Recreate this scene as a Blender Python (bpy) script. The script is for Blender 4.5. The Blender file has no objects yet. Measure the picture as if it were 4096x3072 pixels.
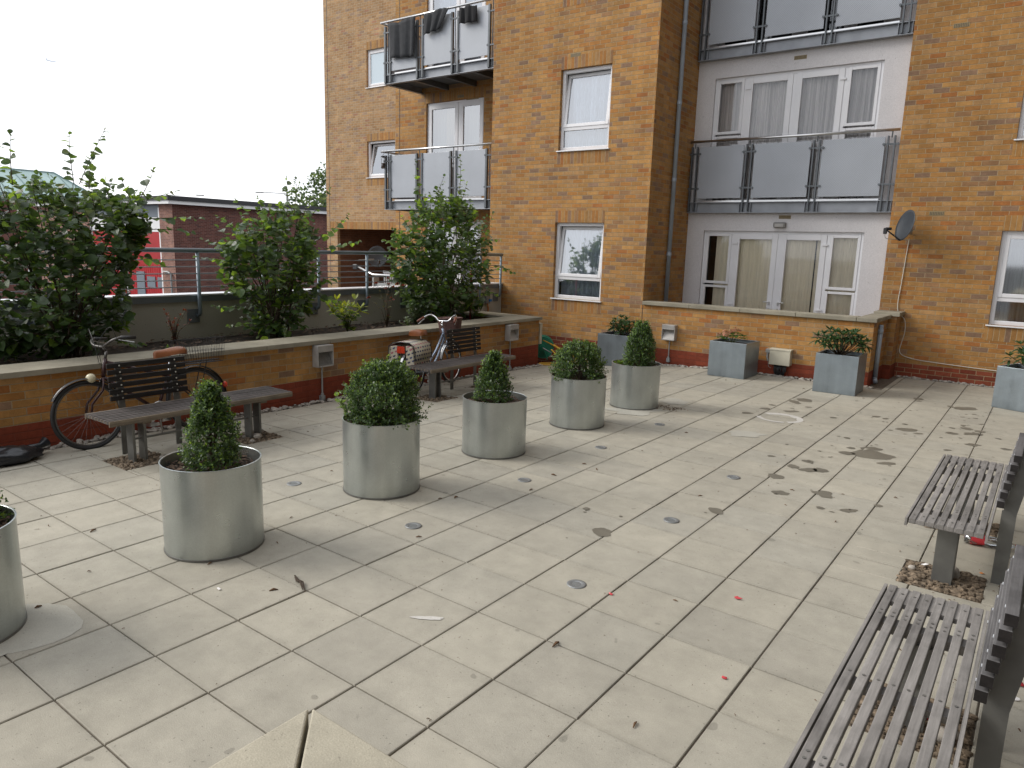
import bpy, bmesh, math, random
from mathutils import Vector, Matrix, noise
random.seed(7)
S = bpy.context.scene
COL = S.collection
R = math.radians
V3 = Vector

# ------------------------------------------------------------------ mesh builder
class MB:
    def __init__(s):
        s.v = []; s.f = []; s.mi = []; s.m = 0
    def add(s, vs, fs):
        n = len(s.v)
        s.v += [tuple(p) for p in vs]
        for f in fs:
            s.f.append(tuple(n + i for i in f)); s.mi.append(s.m)
    def box(s, a, b):
        x0, y0, z0 = a; x1, y1, z1 = b
        if x0 > x1: x0, x1 = x1, x0
        if y0 > y1: y0, y1 = y1, y0
        if z0 > z1: z0, z1 = z1, z0
        s.add([(x0,y0,z0),(x1,y0,z0),(x1,y1,z0),(x0,y1,z0),(x0,y0,z1),(x1,y0,z1),(x1,y1,z1),(x0,y1,z1)],
              [(3,2,1,0),(4,5,6,7),(0,1,5,4),(1,2,6,5),(2,3,7,6),(3,0,4,7)])
    def mbox(s, M, a, b):
        k = MB(); k.box(a, b); s.add([M @ V3(p) for p in k.v], k.f)
    def quad(s, a, b, c, d): s.add([a, b, c, d], [(0,1,2,3)])
    def bar(s, p, q, w, h, up=(0,0,1)):
        p = V3(p); q = V3(q); d = (q-p)
        if d.length < 1e-6: return
        d.normalize(); u = V3(up)
        if abs(d.dot(u)) > .98: u = V3((1,0,0))
        r = d.cross(u).normalized(); u = r.cross(d)
        vs = []
        for c in (p, q):
            for (i, j) in ((-1,-1),(1,-1),(1,1),(-1,1)): vs.append(c + r*(i*w/2) + u*(j*h/2))
        s.add(vs, [(0,1,2,3),(7,6,5,4),(0,4,5,1),(1,5,6,2),(2,6,7,3),(3,7,4,0)])
    def tube(s, pts, r, n=8, cap=True):
        pts = [V3(p) for p in pts]; m = len(pts)
        rs = r if isinstance(r, (list, tuple)) else [r]*m
        up = V3((0,0,1)); vs = []
        pr = None
        for i in range(m):
            a = pts[max(i-1,0)]; b = pts[min(i+1,m-1)]; d = (b-a)
            d = d.normalized() if d.length > 1e-9 else V3((0,0,1))
            if pr is None:
                pr = d.cross(up if abs(d.z) < .95 else V3((1,0,0))).normalized()
            else:
                pr = (pr - d*pr.dot(d))
                pr = pr.normalized() if pr.length > 1e-6 else d.orthogonal().normalized()
            q = d.cross(pr)
            for k in range(n):
                t = 2*math.pi*k/n
                vs.append(pts[i] + (pr*math.cos(t) + q*math.sin(t))*rs[i])
        fs = []
        for i in range(m-1):
            for k in range(n):
                fs.append((i*n+k, i*n+(k+1)%n, (i+1)*n+(k+1)%n, (i+1)*n+k))
        if cap:
            fs.append(tuple(range(n-1,-1,-1))); fs.append(tuple((m-1)*n+k for k in range(n)))
        s.add(vs, fs)
    def lathe(s, prof, n=32, c=(0,0,0), cap=False):
        vs = []; m = len(prof)
        for (r, z) in prof:
            for k in range(n):
                t = 2*math.pi*k/n; vs.append((c[0]+r*math.cos(t), c[1]+r*math.sin(t), c[2]+z))
        fs = [(i*n+k, i*n+(k+1)%n, (i+1)*n+(k+1)%n, (i+1)*n+k) for i in range(m-1) for k in range(n)]
        if cap: fs.append(tuple((m-1)*n+k for k in range(n)))
        s.add(vs, fs)
    def torus(s, c, ax, R0, r, n=40, k=8, M=None):
        ax = V3(ax).normalized(); u = ax.orthogonal().normalized(); w = ax.cross(u); c = V3(c)
        pts = [c + (u*math.cos(2*math.pi*i/n) + w*math.sin(2*math.pi*i/n))*R0 for i in range(n)]
        vs = []
        for i in range(n):
            o = (pts[i]-c).normalized()
            for j in range(k):
                t = 2*math.pi*j/k
                vs.append(pts[i] + o*(r*math.cos(t)) + ax*(r*math.sin(t)))
        s.add(vs, [(i*k+j, ((i+1)%n)*k+j, ((i+1)%n)*k+(j+1)%k, i*k+(j+1)%k) for i in range(n) for j in range(k)])
    def blob(s, c, rx, ry, rz, seed=0, amp=.15, n=10, m=6):
        vs = []; fs = []
        for i in range(m+1):
            ph = math.pi*i/m
            for j in range(n):
                t = 2*math.pi*j/n
                d = V3((math.sin(ph)*math.cos(t), math.sin(ph)*math.sin(t), math.cos(ph)))
                k = 1 + amp*noise.noise(d*1.7 + V3((seed*3.1, seed*1.7, 0)))*2
                vs.append((c[0]+d.x*rx*k, c[1]+d.y*ry*k, c[2]+d.z*rz*k))
        for i in range(m):
            for j in range(n): fs.append((i*n+j, (i+1)*n+j, (i+1)*n+(j+1)%n, i*n+(j+1)%n))
        s.add(vs, fs)
    def build(s, name, mat, parent=None, smooth=False, bevel=0, loc=None, auto=None):
        me = bpy.data.meshes.new(name)
        off = wl(parent) if parent else V3((0,0,0))
        if loc is not None: off = V3(loc)
        me.from_pydata([tuple(V3(p)-off) for p in s.v], [], s.f)
        mats = mat if isinstance(mat, (list, tuple)) else [mat]
        for m in mats: me.materials.append(m)
        if len(mats) > 1: me.polygons.foreach_set('material_index', s.mi)
        if smooth: me.polygons.foreach_set('use_smooth', [True]*len(me.polygons))
        me.update()
        o = bpy.data.objects.new(name, me); COL.objects.link(o)
        if parent: o.parent = parent
        elif loc is not None: o.location = loc
        if bevel:
            b = o.modifiers.new('bevel', 'BEVEL'); b.width = bevel; b.segments = 2; b.limit_method = 'ANGLE'; b.angle_limit = R(40)
        if auto: 
            me.polygons.foreach_set('use_smooth', [True]*len(me.polygons))
            md = o.modifiers.new('split', 'EDGE_SPLIT'); md.split_angle = R(auto)
        return o
def wl(o):
    v = V3((0,0,0))
    while o: v += o.location; o = o.parent
    return v
def tag(o, label, cat, group=None):
    o['label'] = label; o['category'] = cat
    if group: o['group'] = group
    return o
def thing(name, label, cat, loc, rz=0, group=None):
    o = bpy.data.objects.new(name, None); o.empty_display_size = .2; COL.objects.link(o)
    o.location = loc; o.rotation_euler = (0,0,rz); return tag(o, label, cat, group)
def struct(o, kind='structure'):
    o['kind'] = kind; return o
def copy_tree(o, parent=None):
    c = o.copy(); COL.objects.link(c); c.parent = parent
    for ch in list(o.children): copy_tree(ch, c)
    return c

# ------------------------------------------------------------------ materials
def mat(name):
    m = bpy.data.materials.new(name); m.use_nodes = True
    return m, m.node_tree.nodes, m.node_tree.links, m.node_tree.nodes['Principled BSDF']
def setp(b, **k):
    for a, v in k.items():
        b.inputs[{'col':'Base Color','rough':'Roughness','metal':'Metallic','spec':'Specular IOR Level','alpha':'Alpha','trans':'Transmission Weight'}[a]].default_value = v if not isinstance(v, tuple) else (*v, 1)
def MN(n, op, a, b=None):
    nd = n.new('ShaderNodeMath'); nd.operation = op
    return nd
def simple(name, col, rough=.6, metal=0, nscale=0, namp=.15, bump=0, bscale=60, spec=.5):
    m, n, l, b = mat(name); setp(b, col=col, rough=rough, metal=metal, spec=spec)
    if nscale:
        g = n.new('ShaderNodeNewGeometry'); t = n.new('ShaderNodeTexNoise'); t.inputs['Scale'].default_value = nscale; t.inputs['Detail'].default_value = 6
        l.new(g.outputs['Position'], t.inputs['Vector'])
        x = n.new('ShaderNodeMix'); x.data_type = 'RGBA'
        x.inputs['A'].default_value = (*[c*(1-namp) for c in col], 1); x.inputs['B'].default_value = (*[min(1,c*(1+namp)) for c in col], 1)
        rp = n.new('ShaderNodeMapRange'); rp.inputs[1].default_value = .3; rp.inputs[2].default_value = .7
        l.new(t.outputs['Fac'], rp.inputs[0]); l.new(rp.outputs[0], x.inputs['Factor']); l.new(x.outputs['Result'], b.inputs['Base Color'])
    if bump:
        g = n.new('ShaderNodeNewGeometry'); t = n.new('ShaderNodeTexNoise'); t.inputs['Scale'].default_value = bscale; t.inputs['Detail'].default_value = 5
        l.new(g.outputs['Position'], t.inputs['Vector'])
        bp = n.new('ShaderNodeBump'); bp.inputs['Strength'].default_value = bump; bp.inputs['Distance'].default_value = .01
        l.new(t.outputs['Fac'], bp.inputs['Height']); l.new(bp.outputs['Normal'], b.inputs['Normal'])
    return m
class NG:
    """tiny node helper: every call returns an output socket"""
    def __init__(s, m): s.n = m.node_tree.nodes; s.l = m.node_tree.links
    def put(s, sock, v):
        if hasattr(v, 'is_output'): s.l.new(v, sock)
        else: sock.default_value = v
    def m(s, op, a, b=0, c=0):
        nd = s.n.new('ShaderNodeMath'); nd.operation = op
        s.put(nd.inputs[0], a); s.put(nd.inputs[1], b); s.put(nd.inputs[2], c); return nd.outputs[0]
    def mix(s, f, a, b):
        nd = s.n.new('ShaderNodeMix'); nd.data_type = 'RGBA'
        s.put(nd.inputs['Factor'], f); s.put(nd.inputs['A'], (*a,1) if isinstance(a, tuple) else a); s.put(nd.inputs['B'], (*b,1) if isinstance(b, tuple) else b)
        return nd.outputs['Result']
    def mul(s, a, b):
        nd = s.n.new('ShaderNodeMix'); nd.data_type = 'RGBA'; nd.blend_type = 'MULTIPLY'; nd.inputs['Factor'].default_value = 1
        s.put(nd.inputs['A'], a); s.put(nd.inputs['B'], b); return nd.outputs['Result']
    def rng(s, v, a, b, c=0, d=1):
        nd = s.n.new('ShaderNodeMapRange'); s.put(nd.inputs[0], v)
        for i, q in enumerate((a,b,c,d)): nd.inputs[i+1].default_value = q
        return nd.outputs[0]
    def pos(s):
        g = s.n.new('ShaderNodeNewGeometry'); x = s.n.new('ShaderNodeSeparateXYZ'); s.l.new(g.outputs['Position'], x.inputs[0])
        y = s.n.new('ShaderNodeSeparateXYZ'); s.l.new(g.outputs['True Normal'], y.inputs[0])
        return g.outputs['Position'], x.outputs, y.outputs
    def obj(s):
        g = s.n.new('ShaderNodeTexCoord'); x = s.n.new('ShaderNodeSeparateXYZ'); s.l.new(g.outputs['Object'], x.inputs[0]); return g.outputs['Object'], x.outputs
    def xyz(s, a, b, c=0):
        nd = s.n.new('ShaderNodeCombineXYZ')
        for i, q in enumerate((a,b,c)): s.put(nd.inputs[i], q)
        return nd.outputs[0]
    def noise(s, v, sc, det=4, rough=.5):
        t = s.n.new('ShaderNodeTexNoise'); t.inputs['Scale'].default_value = sc; t.inputs['Detail'].default_value = det; t.inputs['Roughness'].default_value = rough
        s.put(t.inputs['Vector'], v); return t.outputs['Fac']
    def white(s, v):
        t = s.n.new('ShaderNodeTexWhiteNoise'); t.noise_dimensions = '3D'; s.put(t.inputs['Vector'], v); return t.outputs['Value']
    def ramp(s, f, stops, const=False):
        r = s.n.new('ShaderNodeValToRGB'); s.put(r.inputs[0], f)
        if const: r.color_ramp.interpolation = 'CONSTANT'
        e = r.color_ramp.elements
        while len(e) < len(stops): e.new(.5)
        for i, (p, c) in enumerate(stops): e[i].position = p; e[i].color = (*c, 1)
        return r.outputs['Color']
    def bump(s, h, strength, dist, bsdf):
        b = s.n.new('ShaderNodeBump'); b.inputs['Strength'].default_value = strength; b.inputs['Distance'].default_value = dist
        s.put(b.inputs['Height'], h); s.l.new(b.outputs['Normal'], bsdf.inputs['Normal'])

YEL = [(0,(.425,.216,.068)),(.25,(.45,.24,.080)),(.5,(.41,.188,.053)),(.66,(.43,.242,.098)),(.80,(.345,.187,.086)),(.89,(.28,.17,.104)),(.95,(.39,.155,.046))]
REDB = [(0,(.25,.058,.028)),(.3,(.22,.048,.024)),(.55,(.28,.07,.035)),(.8,(.20,.05,.03))]
def brick_mat(name, cols=YEL, plinth=.225, mortar=(.36,.27,.16), soldier=False, dull=1.0, bw=.225, rh=.075, pcols=REDB, pmortar=None):
    m, n, l, b = mat(name); g = NG(m); setp(b, rough=.85, spec=.3)
    P, p, nn = g.pos()
    ax = g.m('GREATER_THAN', g.m('ABSOLUTE', nn[0]), .5)
    u = g.m('ADD', g.m('MULTIPLY', ax, p[1]), g.m('MULTIPLY', g.m('SUBTRACT', 1, ax), p[0])); v = p[2]
    u = g.m('ADD', u, 60); v = g.m('ADD', v, 12)
    if soldier: rh_, bw_ = .075, .225
    row = g.m('FLOOR', g.m('DIVIDE', v, rh)); fv = g.m('MULTIPLY', g.m('FRACT', g.m('DIVIDE', v, rh)), rh)
    if soldier:
        col = g.m('FLOOR', g.m('DIVIDE', u, .075)); fu = g.m('MULTIPLY', g.m('FRACT', g.m('DIVIDE', u, .075)), .075); fv = g.m('MULTIPLY', g.m('FRACT', g.m('DIVIDE', v, .0749)), .0); fv = .05; row = 3
    else:
        uu = g.m('ADD', g.m('DIVIDE', u, bw), g.m('MULTIPLY', g.m('MODULO', row, 2), .5))
        col = g.m('FLOOR', uu); fu = g.m('MULTIPLY', g.m('FRACT', uu), bw)
    wob = g.m('MULTIPLY', g.m('SUBTRACT', g.noise(P, 18, 3), .5), .006)
    d = g.m('MINIMUM', g.m('ADD', fu, wob), g.m('ADD', fv, wob))
    mask = g.rng(d, .006, .011)
    w = g.white(g.xyz(col, row, 1.3)); w2 = g.white(g.xyz(col, row, 8.1))
    c = g.ramp(w, cols, True)
    if plinth is not None and not soldier:
        c = g.mix(g.m('LESS_THAN', p[2], plinth), c, g.ramp(w, pcols, True))
    nz = g.rng(g.noise(P, 1.1, 5, .6), .3, .72, .82, 1.14); nf = g.rng(g.noise(P, 95, 4, .7), .2, .8, .8, 1.16)
    k = g.m('MULTIPLY', g.m('MULTIPLY', nz, nf), g.rng(w2, 0, 1, .88*dull, 1.1*dull))
    band = g.rng(g.noise(g.xyz(0, 0, g.m('MULTIPLY', row, .37)), 1.0, 2), .35, .65, .93, 1.07)
    k = g.m('MULTIPLY', k, band)
    streak = g.rng(g.noise(g.xyz(g.m('MULTIPLY', u, 2.2), 0, g.m('MULTIPLY', v, .22)), 1.6, 5, .65), .36, .7, .86, 1.06)
    k = g.m('MULTIPLY', k, streak)
    blot = g.rng(g.noise(P, 14, 4, .65), .38, .7, .86, 1.1)
    k = g.m('MULTIPLY', k, blot)
    c = g.mul(c, g.xyz(k, k, k))
    mk = g.rng(g.noise(P, 60, 3), .2, .8, .75*dull, 1.1*dull)
    mo = g.mul((*mortar, 1), g.xyz(mk, mk, mk))
    if pmortar and plinth is not None: mo = g.mix(g.m('LESS_THAN', p[2], plinth), mo, pmortar)
    c = g.mix(mask, mo, c)
    l.new(c, b.inputs['Base Color'])
    h = g.m('ADD', g.m('MULTIPLY', mask, 1), g.m('MULTIPLY', g.noise(P, 140, 3), .25))
    g.bump(h, .6, .006, b)
    return m
M = {}
M['brick'] = brick_mat('brick_yellow')
M['brick_low'] = brick_mat('brick_low_wall', pcols=[(0,(.235,.050,.024)),(.4,(.225,.047,.023)),(.7,(.245,.053,.026))], pmortar=(.20,.052,.03))
M['brick_far'] = brick_mat('brick_far', plinth=None, cols=[(0,(.42,.255,.125)),(.3,(.45,.285,.145)),(.5,(.40,.235,.11)),(.7,(.43,.28,.155)),(.86,(.35,.235,.155)),(.94,(.38,.20,.115))], mortar=(.44,.36,.25))
M['soldier'] = brick_mat('brick_soldier', soldier=True, plinth=None, dull=.93)
M['redbrick'] = brick_mat('brick_dark_red', cols=[(0,(.155,.058,.045)),(.3,(.135,.05,.04)),(.6,(.175,.07,.055)),(.85,(.11,.045,.04))], plinth=None, mortar=(.25,.19,.16))
M['palebrick'] = brick_mat('brick_pale_red', cols=[(0,(.30,.15,.11)),(.3,(.26,.13,.10)),(.6,(.33,.17,.13)),(.85,(.24,.12,.10))], plinth=None, mortar=(.36,.28,.24))
M['darkbrick'] = brick_mat('brick_porch', cols=[(0,(.22,.10,.055)),(.4,(.20,.09,.05)),(.7,(.24,.11,.06))], plinth=None, mortar=(.2,.14,.1))

def concrete(name, col, streak=False, rough=.85, sc=1.0, amp=.22):
    m, n, l, b = mat(name); g = NG(m); setp(b, rough=rough, spec=.3)
    P, p, nn = g.pos()
    a = g.rng(g.noise(P, 2.2*sc, 6, .65), .28, .72, 1-amp, 1+amp*.7)
    f = g.rng(g.noise(P, 190*sc, 3, .7), .25, .75, .84, 1.12)
    k = g.m('MULTIPLY', a, f)
    sp = g.rng(g.noise(P, 75*sc, 2, .4), .70, .76, 1, .62); k = g.m('MULTIPLY', k, sp)
    c = g.mul((*col, 1), g.xyz(k, k, k)); l.new(c, b.inputs['Base Color'])
    g.bump(g.noise(P, 160*sc, 4), .25, .004, b)
    return m
M['coping'] = concrete('coping_stone', (.29,.265,.205), amp=.3)
M['coping_near'] = concrete('coping_stone_clean', (.42,.385,.30), amp=.26, sc=1.5)
M['render'] = concrete('render_cream', (.48,.46,.40), sc=.5, amp=.1)
M['render_white'] = concrete('render_white', (.64,.625,.635), sc=.4, amp=.07)

def paving_mat():
    m, n, l, b = mat('paving_slab'); g = NG(m); setp(b, rough=.82, spec=.35)
    P, p, nn = g.pos()
    ci = g.m('FLOOR', g.m('DIVIDE', g.m('ADD', p[0], 90), .45)); cj = g.m('FLOOR', g.m('DIVIDE', g.m('ADD', p[1], .43544*200), .43544))
    w = g.white(g.xyz(ci, cj, 2.1)); w2 = g.white(g.xyz(ci, cj, 5.7))
    c = g.ramp(w, [(0,(.362,.339,.281)),(.35,(.390,.364,.298)),(.7,(.412,.384,.313)),(1,(.368,.348,.292))])
    big = g.rng(g.noise(P, .55, 4, .6), .3, .7, .88, 1.08)
    med = g.rng(g.noise(P, 5.5, 6, .68), .3, .72, .86, 1.1)
    fin = g.rng(g.noise(P, 210, 3, .7), .22, .78, .84, 1.14)
    k = g.m('MULTIPLY', g.m('MULTIPLY', big, med), fin)
    pit = g.rng(g.noise(P, 62, 2, .4), .695, .745, 1, .6); k = g.m('MULTIPLY', k, pit)
    # grime close to the joints and dribbled dirt patches
    fx = g.m('MULTIPLY', g.m('FRACT', g.m('DIVIDE', g.m('ADD', p[0], 90), .45)), .45); fy = g.m('MULTIPLY', g.m('FRACT', g.m('DIVIDE', g.m('ADD', p[1], .43544*200), .43544)), .43544)
    ex = g.m('MINIMUM', fx, g.m('SUBTRACT', .45, fx)); ey = g.m('MINIMUM', fy, g.m('SUBTRACT', .43544, fy)); e = g.m('MINIMUM', ex, ey)
    e = g.m('ADD', e, g.m('MULTIPLY', g.m('SUBTRACT', g.noise(P, 26, 3), .5), .03))
    k = g.m('MULTIPLY', k, g.rng(e, .0, .03, .89, 1))
    patch = g.rng(g.noise(P, 1.6, 7, .72), .57, .74, 1, .88); k = g.m('MULTIPLY', k, patch)
    gum = g.rng(g.noise(P, 9, 1.5, .3), .755, .775, 1, .74); k = g.m('MULTIPLY', k, gum)
    c = g.mul(c, g.xyz(k, k, k)); l.new(c, b.inputs['Base Color'])
    g.bump(g.m('ADD', g.noise(P, 170, 4), g.m('MULTIPLY', g.noise(P, 22, 3), .4)), .3, .004, b)
    return m
M['paving'] = paving_mat()
M['joint'] = simple('joint_sand', (.125,.104,.08), .95, nscale=30, namp=.45)
M['damp'] = concrete('damp_slab', (.170,.155,.122), rough=.55)
M['lime'] = concrete('lime_bloom', (.56,.54,.50), amp=.15)
M['lime2'] = concrete('lime_bloom_faint', (.415,.40,.345), amp=.15)

def zinc(name, col, rough, metal=.85, vert=True):
    m, n, l, b = mat(name); g = NG(m); setp(b, metal=metal)
    O, o = g.obj()
    sp = g.n.new('ShaderNodeTexVoronoi'); sp.inputs['Scale'].default_value = 70; l.new(O, sp.inputs['Vector'])
    a = g.rng(g.noise(O, 3.2, 5, .6), .3, .7, .88, 1.06); f = g.rng(g.noise(O, 120, 3), .3, .7, .95, 1.05)
    dirt = g.rng(g.m('ADD', o[2], g.m('MULTIPLY', g.noise(O, 7, 5), .16)), .05, .20, .80, 1)
    k = g.m('MULTIPLY', g.m('MULTIPLY', a, f), dirt)
    k = g.m('MULTIPLY', k, g.rng(g.noise(g.xyz(g.m('MULTIPLY', o[0], 14), g.m('MULTIPLY', o[1], 14), g.m('MULTIPLY', o[2], .8)), 1, 4), .3, .7, .93, 1.05))
    c = g.mul((*col, 1), g.xyz(k, k, k)); l.new(c, b.inputs['Base Color'])
    l.new(g.rng(g.noise(O, 9, 5, .65), .25, .75, rough*.8, rough*1.25), b.inputs['Roughness'])
    g.bump(g.noise(O, 4.5, 3), .12, .02, b)
    return m
M['zinc'] = zinc('galvanised_steel', (.50,.535,.525), .31)
M['zincbox'] = zinc('zinc_sheet', (.30,.345,.375), .40, metal=.75)
M['steel'] = simple('stainless', (.62,.62,.62), .28, 1)
M['dullsteel'] = simple('dull_steel', (.27,.28,.28), .5, .6)
M['chrome'] = simple('chrome', (.75,.75,.76), .14, 1)
M['legsteel'] = simple('painted_leg', (.155,.155,.145), .45, .4, nscale=8, namp=.2)
M['railblue'] = simple('rail_paint', (.20,.25,.29), .4, .2, nscale=5, namp=.12)
M['railwire'] = simple('rail_bar', (.30,.33,.36), .35, .6)
M['flash'] = simple('white_flashing', (.72,.73,.76), .35, .1, nscale=3, namp=.08)
M['flashgrey'] = simple('grey_flashing', (.16,.18,.20), .45, .2)
M['balcsteel'] = simple('balcony_steel', (.115,.125,.135), .42, .4, nscale=6, namp=.18)
M['balcweb'] = simple('balcony_channel', (.27,.285,.31), .5, .3, nscale=4, namp=.15)
M['soffit'] = simple('soffit_board', (.10,.105,.11), .6)
M['upvc'] = simple('white_upvc', (.74,.74,.76), .32, 0, nscale=3, namp=.04)
M['seal'] = simple('rubber_seal', (.02,.02,.022), .6)
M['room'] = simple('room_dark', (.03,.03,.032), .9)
M['pipe'] = simple('grey_downpipe', (.31,.36,.42), .38, .1, nscale=4, namp=.1)
M['shade_wing'] = simple('shade_wing_dark', (.10,.09,.08), .8, nscale=2, namp=.2)  # added right wing, kept dark so it bounces little light
M['vent'] = simple('air_brick', (.30,.23,.12), .8)
M['dark'] = simple('black_plastic', (.018,.018,.02), .45)
M['cast'] = simple('cast_housing', (.36,.345,.325), .5, .2, nscale=9, namp=.12)
M['castdark'] = simple('lamp_recess', (.22,.215,.205), .6, nscale=40, namp=.2)
M['ivory'] = simple('ivory_box', (.52,.49,.39), .45, nscale=6, namp=.1)
M['lead'] = simple('grey_conduit', (.30,.31,.31), .5, .3)
M['dish'] = simple('dish_grey', (.042,.050,.060), .5, .1, nscale=5, namp=.15)
M['cablewhite'] = simple('white_cable', (.62,.59,.52), .5)
M['green'] = simple('reel_green', (.012,.20,.12), .4, nscale=7, namp=.2)
M['hose'] = simple('yellow_hose', (.55,.30,.02), .4)
M['soil'] = simple('soil', (.035,.025,.018), .95, nscale=25, namp=.5, bump=1, bscale=40)
M['mulch'] = simple('bark_chips', (.085,.052,.032), .9, nscale=40, namp=.6)
M['gravel'] = simple('gravel_stones', (.165,.125,.085), .85, nscale=30, namp=.75)
M['pebble'] = simple('pale_pebbles', (.34,.31,.27), .7, nscale=11, namp=.5)
M['asphalt'] = simple('asphalt', (.055,.055,.056), .9, nscale=8, namp=.2)
M['red'] = simple('red_paint', (.36,.012,.016), .4, nscale=2, namp=.1)
M['white'] = simple('white_paint', (.78,.78,.78), .4)
M['copper'] = simple('copper_green', (.29,.385,.37), .55, .2, nscale=.6, namp=.14)
M['copperdark'] = simple('copper_seam', (.17,.25,.245), .55, .2)
M['greydoor'] = simple('grey_door', (.16,.19,.22), .45)
M['bag'] = simple('black_bin_bag', (.014,.016,.02), .28, bump=.6, bscale=26)
M['redscrap'] = simple('red_wrapper', (.48,.03,.04), .4)
M['whitescrap'] = simple('white_paper', (.78,.76,.74), .6)
M['orangescrap'] = simple('orange_peel', (.52,.17,.02), .6)
M['twig'] = simple('dead_twig', (.055,.038,.025), .9)
M['leafdead'] = simple('dead_leaf', (.12,.065,.03), .85, nscale=30, namp=.4)
M['tyre'] = simple('tyre', (.016,.016,.017), .6)
M['maroon'] = simple('maroon_frame', (.035,.010,.010), .3, .1)
M['bluesteel'] = simple('silver_blue_frame', (.36,.42,.52), .25, .7)
M['rimgrey'] = simple('dull_rim', (.13,.125,.12), .4, .7)
M['tan'] = simple('tan_leather', (.27,.092,.032), .38, nscale=14, namp=.12)
M['fender'] = simple('black_mudguard', (.022,.022,.024), .3)
M['wicker'] = simple('brown_wicker', (.105,.05,.04), .7, bump=1, bscale=90)
M['amber'] = simple('red_lens', (.55,.05,.02), .25)
M['lens'] = simple('lamp_lens', (.60,.55,.38), .2)
M['cloth'] = simple('dark_cloth', (.028,.03,.034), .9, nscale=12, namp=.2)
M['cloth2'] = simple('black_cloth', (.012,.012,.014), .9)
M['blue'] = simple('blue_plastic', (.02,.16,.45), .4)
def wood(name, col, rough=.75):
    m, n, l, b = mat(name); g = NG(m); setp(b, rough=rough, spec=.3)
    O, o = g.obj()
    gr = g.noise(g.xyz(g.m('MULTIPLY', o[0], 34), g.m('MULTIPLY', o[1], 2.0), g.m('MULTIPLY', o[2], 34)), 2.2, 6, .7)
    w = g.white(g.xyz(g.m('FLOOR', g.m('MULTIPLY', g.m('ADD', o[0], 3), 20)), 3, g.m('FLOOR', g.m('MULTIPLY', g.m('ADD', o[2], .02), 18))))
    k = g.m('MULTIPLY', g.rng(gr, .25, .75, .66, 1.22), g.rng(w, 0, 1, .82, 1.16))
    st = g.rng(g.noise(O, 3.2, 5, .7), .44, .66, 1.0, .68)
    k = g.m('MULTIPLY', k, st)
    c = g.mul((*col, 1), g.xyz(k, k, k)); l.new(c, b.inputs['Base Color'])
    g.bump(gr, .4, .003, b)
    return m
M['teak'] = wood('weathered_teak', (.255,.24,.225))
M['teakback'] = wood('weathered_back', (.15,.145,.145))
M['teakdark'] = wood('stained_slats', (.105,.092,.086))
M['blackwood'] = wood('black_slats', (.022,.019,.018), .6)
M['teakedge'] = wood('bench_side', (.20,.165,.125))

def perf():
    m, n, l, b = mat('perforated_panel'); g = NG(m); setp(b, rough=.42, metal=.15)
    P, p, nn = g.pos()
    ax = g.m('GREATER_THAN', g.m('ABSOLUTE', nn[0]), .5)
    u = g.m('ADD', g.m('MULTIPLY', ax, p[1]), g.m('MULTIPLY', g.m('SUBTRACT', 1, ax), p[0])); v = p[2]
    a = g.m('SUBTRACT', g.m('FRACT', g.m('MULTIPLY', g.m('ADD', u, v), 38)), .5); c = g.m('SUBTRACT', g.m('FRACT', g.m('MULTIPLY', g.m('SUBTRACT', u, v), 38)), .5)
    d = g.m('SQRT', g.m('ADD', g.m('MULTIPLY', a, a), g.m('MULTIPLY', c, c)))
    k = g.rng(d, .25, .33, .45, 1); k = g.m('MULTIPLY', k, g.rng(g.noise(P, 1.4, 4), .3, .7, .93, 1.05))
    cc = g.mul((.42,.445,.485,1), g.xyz(k, k, k)); l.new(cc, b.inputs['Base Color'])
    return m
M['perf'] = perf()
def glass(name, refl=.16, tint=(.80,.86,.90), frosted=False):
    m, n, l, b = mat(name); n.remove(b); out = n['Material Output']
    t = n.new('ShaderNodeBsdfTransparent'); t.inputs[0].default_value = (*tint, 1)
    if frosted:
        t = n.new('ShaderNodeBsdfDiffuse'); t.inputs[0].default_value = (.42,.52,.58,1)
    gl = n.new('ShaderNodeBsdfGlossy'); gl.inputs['Roughness'].default_value = .04; gl.inputs[0].default_value = (.95,.97,1,1)
    fr = n.new('ShaderNodeFresnel'); fr.inputs[0].default_value = 1.52
    ad = n.new('ShaderNodeMath'); ad.operation = 'MULTIPLY_ADD'; ad.inputs[1].default_value = 1.5; ad.inputs[2].default_value = refl; ad.use_clamp = True
    l.new(fr.outputs[0], ad.inputs[0])
    x = n.new('ShaderNodeMixShader'); l.new(ad.outputs[0], x.inputs[0]); l.new(t.outputs[0], x.inputs[1]); l.new(gl.outputs[0], x.inputs[2]); l.new(x.outputs[0], out.inputs[0])
    return m
M['glass'] = glass('window_glass', .30); M['glass_low'] = glass('door_glass', .02, (.93,.93,.92)); M['frost'] = glass('obscured_glass', .1, frosted=True)
def fabric(name, col, stripes=9, amp=.35, trans=.3):
    m, n, l, b = mat(name); g = NG(m); setp(b, rough=.9, spec=.1)
    P, p, nn = g.pos()
    f = g.noise(g.xyz(g.m('MULTIPLY', p[0], stripes), g.m('MULTIPLY', p[1], stripes), g.m('MULTIPLY', p[2], .25)), 2.2, 4, .6)
    k = g.rng(f, .3, .7, 1-amp, 1+amp*.5)
    c = g.mul((*col, 1), g.xyz(k, k, k)); l.new(c, b.inputs['Base Color'])
    return m
M['net'] = fabric('net_curtain', (.80,.82,.86), amp=.2)
M['greycurt'] = fabric('grey_curtain', (.66,.63,.62), 12, .4)
M['greencurt'] = fabric('grey_green_curtain', (.42,.43,.38), 12, .3)
M['blind'] = fabric('vertical_blind', (.86,.79,.64), 10, .12)
M['tanstrip'] = fabric('tan_curtain', (.62,.50,.36), 14, .15)

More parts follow.
